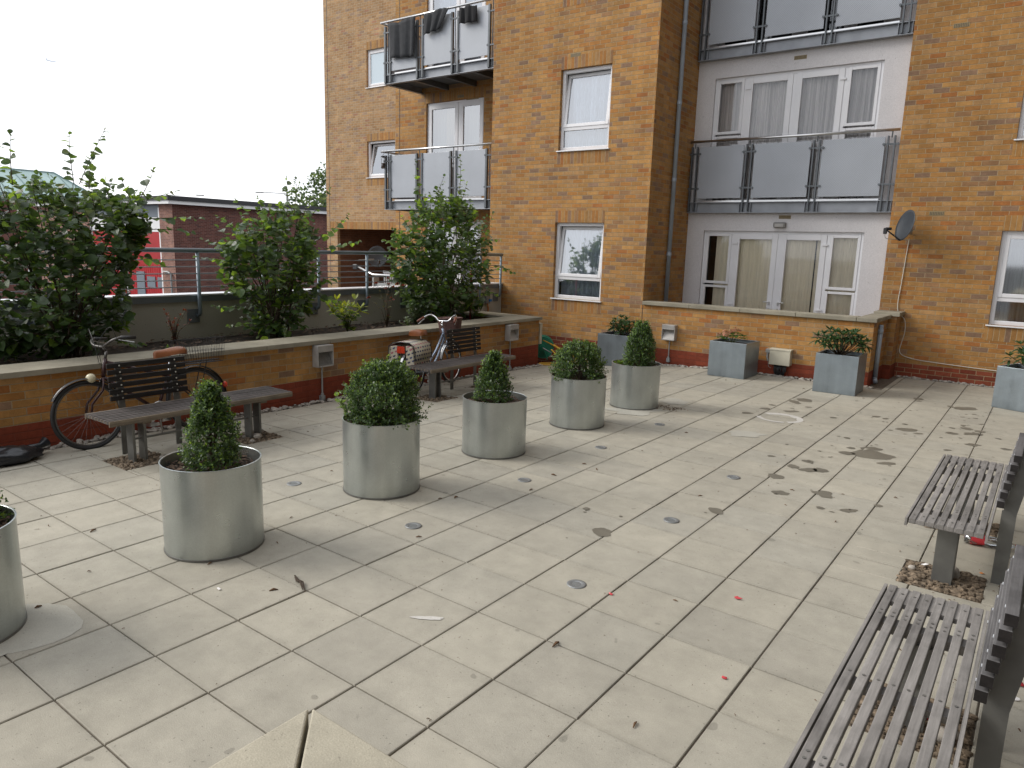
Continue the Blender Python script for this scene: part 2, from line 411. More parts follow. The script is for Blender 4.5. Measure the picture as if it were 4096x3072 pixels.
def leaf_mat(name, col, rough=.45, tr=.35, back=None):
    m, n, l, b = mat(name); g = NG(m); out = n['Material Output']
    P, p, nn = g.pos()
    k = g.rng(g.noise(P, 16, 3), .25, .75, .72, 1.25)
    c = g.mul((*col, 1), g.xyz(k, k, k))
    l.new(c, b.inputs['Base Color']); setp(b, rough=rough, spec=.45)
    t = n.new('ShaderNodeBsdfTranslucent'); 
    c2 = g.mul((min(1,col[0]*2.6), min(1,col[1]*2.3), col[2]*1.2, 1), g.xyz(k, k, k)); l.new(c2, t.inputs[0])
    x = n.new('ShaderNodeMixShader'); x.inputs[0].default_value = tr
    l.new(b.outputs[0], x.inputs[1]); l.new(t.outputs[0], x.inputs[2]); l.new(x.outputs[0], out.inputs[0])
    return m
HAZ = [leaf_mat('hazel_dark', (.050,.090,.034), .38, .32), leaf_mat('hazel_mid', (.068,.125,.038), .40, .42), leaf_mat('hazel_light', (.125,.21,.040), .45, .5), leaf_mat('hazel_pale', (.11,.15,.10), .40, .28)]
BOXM = [leaf_mat('box_dark', (.042,.080,.028), .40, .25), leaf_mat('box_mid', (.068,.122,.036), .40, .3), leaf_mat('box_light', (.13,.215,.045), .42, .4)]
RHOD = [leaf_mat('rhodo_dark', (.028,.062,.022), .35, .15), leaf_mat('rhodo_mid', (.045,.095,.035), .38, .2)]
LIME = [leaf_mat('aucuba_yellow', (.28,.34,.06), .4, .35), leaf_mat('aucuba_green', (.09,.17,.035), .4, .35)]
REDL = [leaf_mat('red_leaf', (.16,.035,.02), .5, .3), leaf_mat('olive_leaf', (.10,.10,.03), .5, .3), leaf_mat('brown_leaf', (.12,.05,.025), .6, .2)]
PINK = [leaf_mat('faded_flower', (.42,.19,.12), .7, .2), leaf_mat('hydrangea_leaf', (.06,.13,.025), .45, .35)]
M['stem'] = simple('stem_bark', (.075,.055,.036), .85)
M['stemgreen'] = simple('green_stem', (.08,.10,.03), .7)

# ------------------------------------------------------------------ courtyard floor
GX, GY = .45, .43544
def fl(x, y):          # the floor falls gently to the back left corner
    return -.045*max(0, -.7-x)*min(1.15, max(0, (y-1.2)/8.3))
pits = []
def pit(x0, x1, y0, y1): pits.append((x0, y0, x1, y1))
BENCHES = [(-2.70, 2.93, 0, -.30, 'L'), (-2.80, 6.90, 0, .33, 'L'), (3.30, 4.92, math.pi, .17, 'R'), (3.375, 2.07, math.pi, -.33, 'R')]
for (bx, by, rz, off, sd) in BENCHES:
    for s in (-1, 1):
        cy = by + s*.58
        pit(bx-.22, bx+.22, cy-.21, cy+.21)
def subtract(rc, p):
    x0,y0,x1,y1 = rc; a0,b0,a1,b1 = p
    if a1 <= x0 or a0 >= x1 or b1 <= y0 or b0 >= y1: return [rc]
    out = []
    if b0 > y0: out.append((x0,y0,x1,b0))
    if b1 < y1: out.append((x0,b1,x1,y1))
    yy0, yy1 = max(y0,b0), min(y1,b1)
    if a0 > x0: out.append((x0,yy0,a0,yy1))
    if a1 < x1: out.append((a1,yy0,x1,yy1))
    return [r for r in out if r[2]-r[0] > .025 and r[3]-r[1] > .025]
X0, X1, Y0, Y1 = -3.63, 6.15, -3.5, 12.80
rnd = random.Random(3)
pv = MB(); jb = MB()
solid = [(-2.45,11.22,1.72,13.0), (2.62,-4,8.0,.30), (1.72,12.8,8,14)]
for i in range(int(X0/GX)-2, int(X1/GX)+2):
    for j in range(int(Y0/GY)-2, int(Y1/GY)+2):
        rc = (max(i*GX,X0), max(j*GY,Y0), min((i+1)*GX,X1), min((j+1)*GY,Y1))
        if rc[2]-rc[0] < .03 or rc[3]-rc[1] < .03: continue
        rs = [rc]
        for p in pits + solid:
            rs = [q for r_ in rs for q in subtract(r_, p)]
        for (x0,y0,x1,y1) in rs:
            gx = .0031 + rnd.random()*.0016; gy = .0027 + rnd.random()*.0014
            a = (x0+gx, y0+gy, x1-gx, y1-gy); dz = rnd.uniform(-.0016,.0016); tx = rnd.uniform(-.004,.004); ty = rnd.uniform(-.004,.004)
            cx, cy = (x0+x1)/2, (y0+y1)/2
            def zz(x, y): return fl(x, y) + dz + tx*(x-cx) + ty*(y-cy)
            c = .0035
            top = [(a[0]+c,a[1]+c),(a[2]-c,a[1]+c),(a[2]-c,a[3]-c),(a[0]+c,a[3]-c)]
            out = [(a[0],a[1]),(a[2],a[1]),(a[2],a[3]),(a[0],a[3])]
            vs = [(x,y,zz(x,y)) for x,y in top] + [(x,y,zz(x,y)-.0035) for x,y in out] + [(x,y,zz(x,y)-.035) for x,y in out]
            pv.add(vs, [(0,1,2,3)] + [(4+k, 4+(k+1)%4, (k+1)%4, k) for k in range(4)] + [(8+k, 8+(k+1)%4, 4+(k+1)%4, 4+k) for k in range(4)])
struct(pv.build('paving', M['paving']))
NXX, NYY = 40, 50
gv = []
for j in range(NYY+1):
    for i in range(NXX+1):
        x = -3.76 + (12-(-3.76))*i/NXX; y = -8 + (13.2+8)*j/NYY
        gv.append((x, y, fl(x,y) - (.009 if True else 0)))
for (x0,y0,x1,y1) in pits: pass
jb.add(gv, [(j*(NXX+1)+i, j*(NXX+1)+i+1, (j+1)*(NXX+1)+i+1, (j+1)*(NXX+1)+i) for j in range(NYY) for i in range(NXX)])
struct(jb.build('paving_bed', M['joint']))
# street level far below the podium
gr = MB(); gr.quad((-900,-900,-3.6),(900,-900,-3.6),(900,900,-3.6),(-900,900,-3.6))
struct(gr.build('street_ground', M['asphalt']))
# damp patches and white bloom on the slabs
def blotch(mb, x, y, a, b, ang, seed, z=.0022, n=22, amp=.35):
    pts = []
    for k in range(n):
        t = 2*math.pi*k/n
        d = V3((math.cos(t), math.sin(t), 0)); q = 1 + amp*(noise.noise(d*1.3+V3((seed*2.7,seed,0)))*1.4 + .5*noise.noise(d*4+V3((seed,0,seed*1.9))))
        lx, ly = d.x*a*q, d.y*b*q
        px = x + lx*math.cos(ang) - ly*math.sin(ang); py = y + lx*math.sin(ang) + ly*math.cos(ang)
        pts.append((px, py, fl(px,py)+z))
    mb.add(pts, [tuple(range(n))])
ST = [(1.3,3.6,.08,.093,.71),(1.76,4.56,.058,.084,.72),(.98,3.93,.031,.034,.72),(1.6,6.41,.044,.039,.74),(1.93,6.48,.063,.059,.74),(1.87,6.2,.061,.079,.74),(2.02,6.18,.093,.073,.74),(2.1,6.25,.082,.082,.74),(1.84,5.77,.074,.098,.73),(2.01,5.33,.083,.07,.73),(2.3,5.55,.086,.111,.73),(2.37,5.18,.032,.039,.72),(2.56,5.27,.074,.045,.72),(2.72,5.55,.038,.039,.72),(2.01,7.73,.039,.044,.75),(2.14,7.31,.047,.045,.75),(2.37,7.17,.217,.2,.74),(2.15,7.06,.073,.082,.74),(2.31,7.42,.125,.088,.75),(2.54,6.93,.104,.057,.74),(.75,8.17,.078,.075,.77),(.84,8.6,.085,.073,.77),(1.0,9.33,.073,.16,.78),(1.07,9.55,.124,.14,.78),(1.14,8.67,.114,.072,.77),(.83,8.9,.047,.054,.78),(1.24,9.1,.055,.046,.77),(1.64,8.7,.045,.041,.77),(1.1,8.87,.031,.037,.77),(2.04,9.15,.061,.044,.77),(2.15,9.11,.045,.036,.77),(2.7,10.58,.045,.08,.78),(2.87,10.59,.165,.132,.77),(2.27,10.86,.074,.086,.78),(2.29,10.68,.057,.033,.78),(2.39,8.95,.039,.037,.76),(2.45,8.65,.136,.096,.76),(2.59,8.54,.062,.041,.76),(2.86,9.14,.035,.041,.76),(2.95,9.39,.04,.034,.76),(3.12,9.63,.041,.035,.76),(3.0,9.22,.061,.092,.76),(3.14,9.17,.069,.06,.76),(3.08,8.97,.127,.07,.76),(2.89,8.83,.067,.069,.76),(3.33,8.92,.029,.041,.75),(3.13,8.39,.079,.077,.75),(2.94,7.94,.046,.032,.75),(3.43,8.43,.055,.059,.75),(2.31,8.48,.034,.03,.76),(2.89,9.93,.033,.028,.77),(2.99,10.24,.034,.03,.77),(3.03,9.96,.033,.037,.77)]
mb = MB(); rr = random.Random(12)
for k, s in enumerate(ST):
    blotch(mb, s[0], s[1], s[2]*.9, s[3]*.82, s[4], k+1, amp=.28)
    for q in range(2):
        if rr.random() < .6: blotch(mb, s[0]+rr.gauss(0,.16), s[1]+rr.gauss(0,.2), .006+rr.random()*.014, .006+rr.random()*.014, 0, k*3+q, n=10)
for k in range(34):
    x = rr.uniform(1.0,3.5); y = rr.uniform(6.0,11.0); blotch(mb, x, y, .006+rr.random()*.018, .006+rr.random()*.015, .7, k+99, n=10)
struct(mb.build('damp_patches', M['damp']))
mb = MB()
def ringp(x, y, r0, r1, t0, t1, z=.0026):
    n = 26
    for k in range(n):
        a = t0+(t1-t0)*k/n; b = t0+(t1-t0)*(k+1)/n
        w0 = r0 + .03*noise.noise(V3((a*2,x,y))); w1 = r0 + .03*noise.noise(V3((b*2,x,y)))
        mb.quad((x+w0*math.cos(a),y+w0*math.sin(a),z),(x+r1*math.cos(a),y+r1*math.sin(a),z),(x+r1*math.cos(b),y+r1*math.sin(b),z),(x+w1*math.cos(b),y+w1*math.sin(b),z))
ringp(1.14,8.2,.20,.27,-.9,.6); ringp(1.14,8.2,.17,.27,.6,2.6); ringp(1.14,8.2,.22,.27,3.5,5.2)
blotch(mb, 1.19, 1.95, .02, .085, -1.0, 5, z=.0026); 
struct(mb.build('lime_rings', M['lime']))
mb = MB(); blotch(mb, 1.10,7.12,.20,.14,.76,4,z=.002); blotch(mb,-.23,8.17,.19,.2,.78,6,z=.002); blotch(mb,-.33,.55,.32,.25,.7,9,z=.002,amp=.1); blotch(mb,-.35,7.25,.32,.2,.7,11,z=.002)
ringp(-.5,.35,.40,.42,-1.2,1.5,.0024)
struct(mb.build('lime_patches', M['lime2']))
# gravel in the pits
mb = MB(); rr = random.Random(5)
for (x0,y0,x1,y1) in pits:
    zc = fl((x0+x1)/2,(y0+y1)/2)
    mb.quad((x0,y0,zc-.004),(x1,y0,zc-.004),(x1,y1,zc-.004),(x0,y1,zc-.004))
    for k in range(330):
        r0 = .005+.017*rr.random()**2.5; mb.blob((rr.uniform(x0,x1), rr.uniform(y0,y1), zc-.002+r0*.2), r0*1.3, r0, r0*.7, k, .2, 6, 4)
struct(mb.build('gravel', M['gravel']), 'stuff')
mb = MB()
def pebbles(x0,y0,x1,y1,n,z0=0):
    for k in range(n):
        x = rr.uniform(x0,x1); y = rr.uniform(y0,y1); r0 = .012+.02*rr.random()
        mb.blob((x,y,fl(x,y)+r0*.25), r0*1.25, r0, r0*.65, k, .15, 7, 4)
pebbles(-3.74,-.5,-3.6,10.1,620); pebbles(-2.3,11.2,1.6,11.34,330); pebbles(1.7,12.76,5.5,12.9,200); pebbles(-4.6,11.2,-2.4,11.34,120)
struct(mb.build('edging_pebbles', M['pebble']), 'stuff')

# ------------------------------------------------------------------ walls with openings
def wall_y(mb, y, x0, x1, z0, z1, holes=(), depth=.10):
    xs = sorted({x0,x1,*[h[0] for h in holes],*[h[1] for h in holes]}); zs = sorted({z0,z1,*[h[2] for h in holes],*[h[3] for h in holes]})
    xs = [x for x in xs if x0 <= x <= x1]; zs = [z for z in zs if z0 <= z <= z1]
    for a, b in zip(xs, xs[1:]):
        for c, d in zip(zs, zs[1:]):
            mx, mz = (a+b)/2, (c+d)/2
            if any(h[0] < mx < h[1] and h[2] < mz < h[3] for h in holes): continue
            mb.quad((a,y,c),(b,y,c),(b,y,d),(a,y,d))
    for (a,b,c,d) in holes:
        q = y+depth
        mb.quad((a,y,c),(a,y,d),(a,q,d),(a,q,c)); mb.quad((b,y,d),(b,y,c),(b,q,c),(b,q,d))
        mb.quad((a,y,d),(b,y,d),(b,q,d),(a,q,d)); mb.quad((b,y,c),(a,y,c),(a,q,c),(b,q,c))
TOP = 14.2
YA, YW, YR, YB, YC = 11.35, 13.10, 12.90, 12.85, 16.2
B = thing('apartment_building', 'tall yellow brick apartment block with steel balconies along the back of the courtyard', 'building', (-2.4, 12.0, 0))
XA0, XA1 = -5.95, -2.36
XW1 = 1.27
FL = [0, 2.78, 5.56, 8.34, 11.12]
wA = [(-4.33,-3.245,.98+f,2.43+f) for f in FL]
wW = [(-2.02,.86,.02+(f if f else 0),2.365+f) for f in FL]
mb = MB(); wall_y(mb, YA, XA0, XA1, -.4, TOP, wA)
mb.quad((XA1,YA,-.4),(XA1,YW+.2,-.4),(XA1,YW+.2,TOP),(XA1,YA,TOP)); mb.quad((XA0,YB+.1,-.4),(XA0,YA,-.4),(XA0,YA,TOP),(XA0,YB+.1,TOP))
mb.build('wall', M['brick'], B)
wR = [(2.84,4.35,.97+f,2.41+f) for f in FL]
mb = MB(); wall_y(mb, YR, XW1, 9.5, -.4, TOP, wR)
mb.quad((XW1,YW+.2,-.4),(XW1,YR,-.4),(XW1,YR,TOP),(XW1,YW+.2,TOP)); mb.quad((9.5,YR,-.4),(9.5,20,-.4),(9.5,20,TOP),(9.5,YR,TOP))
mb.build('wall', M['brick'], B)
mb = MB(); wall_y(mb, YW, XA1, XW1, -.1, TOP, wW, .09); mb.build('rendered_wall', M['render_white'], B)
XB0 = -10.25
hB = [(-9.2,-7.4,.15+f,2.5+f) for f in FL]
mb = MB(); wall_y(mb, YB, XB0, XA0+.02, -3.6, TOP, hB); mb.quad((XB0,YC+.1,-3.6),(XB0,YB,-3.6),(XB0,YB,TOP),(XB0,YC+.1,TOP)); mb.build('wall', M['brick'], B)
XC0 = -17.1
wC = [(-15.02,-13.72,4.02+2.79*k,5.16+2.79*k) for k in range(4)]
mb = MB(); wall_y(mb, YC, XC0, XB0+.3, -3.6, TOP, wC+[(-16.55,-12.9,-.6,2.36)], .12)
mb.quad((XC0,YC+7,-3.6),(XC0,YC,-3.6),(XC0,YC,TOP),(XC0,YC+7,TOP)); mb.build('wall', M['brick_far'], B)
# unseen wing added to darken the right side and give the glass reflections
mb = MB(); hs_ = [(-8+3.4*i, -6.6+3.4*i, .97+f, 2.42+f) for i in range(6) for f in FL]
WT = 20
k = MB(); wall_y(k, 0, -14, YR, -.4, WT, hs_)
mb.add([(6.3+q[1], -q[0]+0.0, q[2]) if False else (6.3+q[1], q[0], q[2]) for q in k.v], [f[::-1] for f in k.f]); mb.build('wall', M['shade_wing'], B)
for (a,b_,c,d) in hs_:
    mb = MB(); mb.quad((6.40,a,c),(6.40,a,d),(6.40,b_,d),(6.40,b_,c)); mb.build('window', M['glass_low'], B)
mb = MB(); mb.quad((7.0,-14,-.4),(7.0,YR,-.4),(7.0,YR,WT),(7.0,-14,WT)); mb.quad((6.3,-14,WT),(12,-14,WT),(12,YR,WT),(6.3,YR,WT)); mb.build('interior', M['room'], B)
# roof and back so that the block is solid
mb = MB()
mb.quad((XC0,YC,TOP),(9.5,YC,TOP),(9.5,24,TOP),(XC0,24,TOP)); mb.quad((XB0,YB,TOP),(9.5,YB,TOP),(9.5,YC,TOP),(XB0,YC,TOP)); mb.quad((XA0,YA,TOP),(XA1,YA,TOP),(XA1,YB,TOP),(XA0,YB,TOP))
mb.quad((9.5,24,-3.6),(XC0,24,-3.6),(XC0,24,TOP),(9.5,24,TOP)); mb.quad((XC0,24,-3.6),(XC0,YC,-3.6),(XC0,YC,TOP),(XC0,24,TOP))
mb.build('roof', M['flashgrey'], B)
# porch inside the far wing
mb = MB(); mb.box((-17.0,YC+.13,-.62),(-16.6,YC+2.7,2.5)); mb.box((-12.85,YC+.13,-.62),(-12.6,YC+2.7,2.5)); mb.box((-17.0,YC+2.7,-.62),(-12.6,YC+2.9,2.5)); mb.box((-17,YC+.13,2.5),(-12.6,YC+2.9,2.6))
mb.box((-16.6,YC+.13,-.7),(-12.85,YC+2.7,-.6)); mb.build('porch', M['darkbrick'], B)
mb = MB(); mb.box((-15.6,YC+2.62,-.6),(-14.5,YC+2.69,2.3)); mb.box((-13.9,YC+2.62,-.6),(-13.3,YC+2.69,2.0)); mb.build('door', M['greydoor'], B, bevel=.01)
# soldier courses
def soldiers(xs, y, lo, hi):
    mb = MB(); mb.box((xs[0],y-.0025,lo),(xs[1],y+.02,hi)); mb.build('soldier_course', M['soldier'], B)
for f in FL[:3]:
    soldiers((-4.33,-3.245), YA, 2.432+f, 2.655+f); soldiers((-4.36,-3.215), YA, .735+f, .955+f)
    soldiers((2.84,4.35), YR, 2.412+f, 2.64+f); soldiers((2.81,4.38), YR, .72+f, .94+f)
for k in range(2): soldiers((-15.02,-13.72), YC, 5.162+2.79*k, 5.40+2.79*k)
for k in range(1): soldiers((-15.05,-13.69), YC, 3.76, 3.99)
soldiers((-16.95,-12.9), YC, 2.362, 2.60)
for f in FL[:3]: soldiers((-9.25,-7.35), YB, 2.502+f, 2.72+f)
# movement joints
for a_, b_ in (((XA1+.001,YA-.001,.2),(XA1+.012,YA+.02,.985)), ((XB0+.13,YB-.003,-1),(XB0+.145,YB+.01,TOP)), ((XC0+.16,YC-.003,-1),(XC0+.18,YC+.01,TOP))):
    mb = MB(); mb.box(a_, b_); mb.build('movement_joint', M['seal'], B)
# air bricks
def vent(x, y, z):
    mb = MB(); mb.box((x-.107,y-.004,z-.032),(x+.107,y+.02,z+.032)); o = mb.build('air_brick', M['vent'], B)
    k = MB()
    for i in range(3):
        for j in range(9): k.box((x-.098+j*.0225,y-.0055,z-.024+i*.018),(x-.084+j*.0225,y-.0045,z-.014+i*.018))
    k.build('grille', M['dark'], o)
vent(-4.03, YA, 5.44); vent(1.93, YR, 2.67); vent(1.92, YR, 5.47); vent(-.5, YW, 2.62); vent(-.5, YW, 5.34); vent(-14.3,YC,5.48); vent(-14.3,YC,8.27); vent(-8.1,YB,5.35)

# windows
def pane_in(mbf, mbg, x0,x1,z0,z1,y,fw=.055,fd=.06,Mx=None):
    k = MB()
    k.box((x0,y,z0),(x0+fw,y+fd,z1)); k.box((x1-fw,y,z0),(x1,y+fd,z1)); k.box((x0+fw,y,z0),(x1-fw,y+fd,z0+fw)); k.box((x0+fw,y,z1-fw),(x1-fw,y+fd,z1))
    b = MB(); q = .012
    k2 = MB(); k2.box((x0+fw-.001,y-.001+.014,z0+fw-.001),(x1-fw+.001,y+.02,z1-fw+.001))
    mbf.add([Mx @ V3(p) for p in k.v] if Mx else k.v, k.f)
    g = MB(); g.quad((x0+fw-.004,y+.025,z0+fw-.004),(x1-fw+.004,y+.025,z0+fw-.004),(x1-fw+.004,y+.025,z1-fw+.004),(x0+fw-.004,y+.025,z1-fw+.004))
    mbg.add([Mx @ V3(p) for p in g.v] if Mx else g.v, g.f)
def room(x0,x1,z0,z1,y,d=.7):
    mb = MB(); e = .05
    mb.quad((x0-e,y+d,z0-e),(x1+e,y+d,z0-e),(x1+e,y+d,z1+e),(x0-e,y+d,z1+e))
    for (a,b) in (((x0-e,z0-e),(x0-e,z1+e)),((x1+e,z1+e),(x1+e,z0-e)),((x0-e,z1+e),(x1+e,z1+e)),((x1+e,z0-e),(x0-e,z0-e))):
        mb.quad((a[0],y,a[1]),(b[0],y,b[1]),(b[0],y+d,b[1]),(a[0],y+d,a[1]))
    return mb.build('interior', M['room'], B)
def window(x0,x1,z0,z1,yw,tr=.40,tilt=0,lower=True,glassm='glass',sill=True,depth=.07,frost=False):
    """uPVC window set into a wall opening: frame, optional transom with a low light, tilting sash"""
    y = yw+depth; f = MB(); gl = MB()
    f.box((x0,y,z0),(x0+.065,y+.07,z1)); f.box((x1-.065,y,z0),(x1,y+.07,z1)); f.box((x0+.065,y,z0),(x1-.065,y+.07,z0+.065)); f.box((x0+.065,y,z1-.065),(x1-.065,y+.07,z1))
    zt = z0+tr if lower else z0+.065
    if lower:
        f.box((x0+.065,y,zt-.035),(x1-.065,y+.07,zt+.035))
        gl.quad((x0+.06,y+.03,z0+.06),(x1-.06,y+.03,z0+.06),(x1-.06,y+.03,zt-.03),(x0+.06,y+.03,zt-.03)); zt += .035
    w = f.build('window', M['upvc'], B, bevel=.006)
    s = MB(); a = R(tilt); yy = y-.012
    Mx = Matrix.Translation((0,yy,zt)) @ Matrix.Rotation(-a,4,'X') @ Matrix.Translation((0,-yy,-zt))
    pane_in(s, gl, x0+.06, x1-.06, zt-.006, z1-.06, yy, .06, .05, Mx)
    s.build('sash', M['upvc'], w, bevel=.006)
    gl.build('pane', M['frost' if frost else glassm], w)
    if sill:
        k = MB(); k.box((x0-.03,yw-.035,z0-.022),(x1+.03,y+.06,z0-.001)); k.build('sill', M['upvc'], w, bevel=.004)
    if not frost: room(x0,x1,z0,z1,y+.08)
    return w
for i, f in enumerate(FL[:3]):
    window(*[v for v in (wA[i][0],wA[i][1],wA[i][2],wA[i][3])], YA, .40, 7 if i < 2 else 0)
    window(wR[i][0],wR[i][1],wR[i][2],wR[i][3], YR, .40, 0)
for k in range(2): window(*wC[k], YC, lower=False, tilt=9 if k == 0 else 0, frost=(k == 1))
def french(x0,x1,z0,z1,yw,split,leafm='glass_low',doors=True):
    """set of glazed doors with narrow side lights"""
    y = yw+.05; f = MB(); gl = MB()
    xs = [x0]+split+[x1]
    f.box((x0,y,z0),(x0+.05,y+.07,z1)); f.box((x1-.05,y,z0),(x1,y+.07,z1)); f.box((x0+.05,y,z1-.05),(x1-.05,y+.07,z1)); f.box((x0+.05,y,z0),(x1-.05,y+.07,z0+.05))
    for s in split: f.box((s-.03,y,z0+.05),(s+.03,y+.07,z1-.05))
    w = f.build('french_window', M['upvc'], B, bevel=.005)
    for i in range(len(xs)-1):
        a = xs[i]+(.05 if i == 0 else .03); b = xs[i+1]-(.05 if i == len(xs)-2 else .03)
        side = len(xs) == 5 and i in (0,3)
        k = MB()
        if side:
            pane_in(k, gl, a, b, z0+1.34, z1-.05, y-.012, .05, .05); pane_in(k, gl, a, b, z0+.05, z0+1.31, y-.006, .045, .05)
            k.build('side_light', M['upvc'], w, bevel=.005)
        else:
            pane_in(k, gl, a, b, z0+.05, z1-.05, y-.012, .10, .055); d = k.build('door', M['upvc'], w, bevel=.005)
    if len(xs) == 5:
        xm = xs[2]
        h = MB()
        for s in (-1,1):
            h.box((xm+s*.08-.012,y-.04,z0+1.0),(xm+s*.08+.012,y-.012,z0+1.06)); h.box((xm+s*.08,y-.05,z0+1.04),(xm+s*.19,y-.03,z0+1.06)); h.box((xm+s*.08-.016,y-.022,z0+.84),(xm+s*.08+.016,y-.012,z0+.94))
        h.build('handle', M['steel'], w, bevel=.003)
        h = MB()
        for s, xx in ((1,xs[1]+.05),(-1,xs[3]-.05)):
            for zz in (z0+.95,z0+2.1): h.box((xx-.05,y-.03,zz),(xx+.05,y-.011,zz+.035))
        h.build('hinge', M['upvc'], w, bevel=.004)
    gl.build('pane', M[leafm], w); room(x0,x1,z0,z1,y+.08)
    return w
for i, f in enumerate(FL[:3]):
    french(*wW[i], YW, [-1.44+0.0,-.57,.285])
for i, f in enumerate(FL[:3]):
    h = hB[i]; french(*h, YB, [(h[0]+h[1])/2+.12], leafm='glass')
# trickle vents
mb = MB(); mb.box((-7.95,YB-.0+.02,5.26-.0),(-7.6,YB+.045,5.32)); mb.build('trickle_vent', M['vent'], B)

# curtains: things of their own behind the panes
def curtain(label, spans, y, z0, z1, m, amp=.018, pitch=.085, wave=0):
    mb = MB()
    for (x0,x1) in spans:
        n = max(6, int((x1-x0)/.012)); rows = 2
        ph = random.random()*6
        vs = []
        for j in range(rows):
            for i in range(n+1):
                x = x0+(x1-x0)*i/n
                d = amp*math.sin(2*math.pi*x/pitch+ph) + amp*.6*math.sin(2*math.pi*x/(pitch*2.37)+ph*2) 
                vs.append((x, y+d, z0 if j == 0 else z1))
        k = MB(); mb.add(vs, [(i, i+1, n+2+i, n+1+i) for i in range(n)])
    o = mb.build('curtain', m, None, smooth=True, loc=(spans[0][0], y, z0))
    return tag(o, label, 'curtain', 'curtains behind the flat windows')
curtain('white net curtain behind the lower tilted window beside the corner downpipe', [(-4.31,-3.26)], YA+.27, 1.04, 2.38, M['net'])
curtain('white net curtain behind the upper tilted window of the projecting bay', [(-4.31,-3.26)], YA+.27, 1.02+2.78, 2.38+2.78, M['net'])
curtain('beige vertical blinds closed behind the ground floor french doors', [(-1.80,-.585),(-.575,.05),(.075,.85)], YW+.15, .05, 2.36, M['blind'], .005, .055)
curtain('long grey pleated curtains behind the first floor french doors', [(-1.97,-1.5),(-1.4,-.63),(-.5,.22),(.3,.8)], YW+.17, 2.8, 5.13, M['greycurt'], .022, .1)
curtain('greenish grey curtain behind the ground floor window by the satellite dish', [(2.95,4.3)], YR+.3, 1.0, 2.36, M['greencurt'], .02, .1)
curtain('dim purple grey curtain behind the upper window at the right edge', [(2.9,4.3)], YR+.3, 3.8, 5.1, M['greycurt'], .02, .1)
curtain('dark grey curtains with a gap behind the left balcony doors', [(-9.1,-8.72),(-8.1,-7.72)], YB+.3, 2.9, 5.2, M['greencurt'], .02, .09)
curtain('pale tan curtain strip drawn across the left balcony door', [(-8.72,-8.40)], YB+.2, 2.9, 5.22, M['tanstrip'], .01, .07)
curtain('light curtain pulled aside in the right pane of the left balcony door', [(-7.72,-7.5)], YB+.27, 2.9, 5.2, M['net'], .01, .07)
curtain('pale net curtain high above the balcony with drying clothes', [(-9.1,-7.5)], YB+.3, 5.7, 8.0, M['net'], .02, .09)

# downpipes on the building
def pipe(x, y, z0, z1, r=.038):
    mb = MB(); mb.tube([(x,y,z0),(x,y,z1)], r, 14); o = mb.build('downpipe', M['pipe'], B, smooth=True)
    z = z0+1.0
    while z < z1:
        k = MB(); k.tube([(x,y,z-.03),(x,y,z+.03)], r+.007, 14); k.build('pipe_collar', M['pipe'], o); z += 1.35
pipe(XA1+.055, YA+.86, .9, TOP)

# ------------------------------------------------------------------ balconies (parts of the building)
def post_pair(mb, x, y, z0, z1, gap=.075, w=.014, d=.055):
    for s in (-1,1): mb.box((x+s*gap/2-w/2,y-d/2,z0),(x+s*gap/2+w/2,y+d/2,z1))
def balcony(x0, x1, yf, yb, zb, posts, side=False, wide=False):
    zt = zb+.20
    root = MB()
    # edge beam: channel with flanges
    root.box((x0,yf,zb),(x1,yf+.09,zb+.014)); root.box((x0,yf,zt-.014),(x1,yf+.09,zt)); root.box((x0,yf+.055,zb+.014),(x1,yf+.07,zt-.014))
    for p in posts:
        for s in (-1,1): root.box((p+s*.105-.005,yf+.004,zb+.014),(p+s*.105+.005,yf+.055,zt-.014))
    if side:
        for xx in (x0,): root.box((xx,yf+.09,zb),(xx+.014,yb,zt)); root.box((xx,yf+.09,zb),(xx+.09,yb,zb+.014))
    b = root.build('balcony', M['balcweb'], B, bevel=.003)
    d = MB(); d.box((x0+.02,yf+.075,zt-.06),(x1,yb-.002,zt-.02)); d.build('deck', M['soffit'], b)
    if side:
        for q in (.25,.5,.75): j = MB(); j.box((x0+(x1-x0)*q-.04,yf+.08,zb+.02),(x0+(x1-x0)*q+.04,yb-.002,zt-.062)); j.build('joist', M['balcsteel'], b)
    r = MB(); r.tube([(x0-.08,yf+.0,zt+1.12),(x1-.02,yf+.0,zt+1.12)], .024, 12)
    if side: r.tube([(x0-.06,yf,zt+1.12),(x0-.06,yb,zt+1.12)], .024, 12)
    r.build('handrail', M['steel'], b, smooth=True)
    for p in posts:
        k = MB(); post_pair(k, p, yf+.01, zb+.03, zt+1.03, .16 if wide else .10, .045 if wide else .024); k.tube([(p,yf+.01,zb+.05 if wide else zt+1.0),(p,yf+.01,zt+1.12)], .011, 8)
        for zz in (zt+.24, zt+.88): 
            k.box((p-.11,yf-.012,zz),(p+.11,yf+.012,zz+.03)); 
            for s in (-1,1): k.tube([(p+s*.11,yf-.022,zz+.015),(p+s*.11,yf+.02,zz+.015)], .02, 10)
        k.build('post', M['balcsteel'], b)
    for a, c in zip(posts, posts[1:]):
        k = MB(); k.box((a+.095,yf+.004,zt+.07),(c-.095,yf+.012,zt+1.02)); k.build('panel', M['perf'], b, bevel=.003)
    if side:
        k = MB(); k.box((x0+.03,yf+.12,zt+.07),(x0+.038,yb-.1,zt+1.02)); k.build('panel', M['perf'], b)
    k = MB(); k.box((posts[0]+.2,yf+.02,zt+.002),(posts[-1]-.1,yf+.05,zt+.03)); k.build('toe_rail', M['steel'], b)
    return b
for k in range(2):
    balcony(-2.345, 1.262, 12.98, YW, 2.69+2.77*k, [-2.27,-1.22,-.04,1.13])
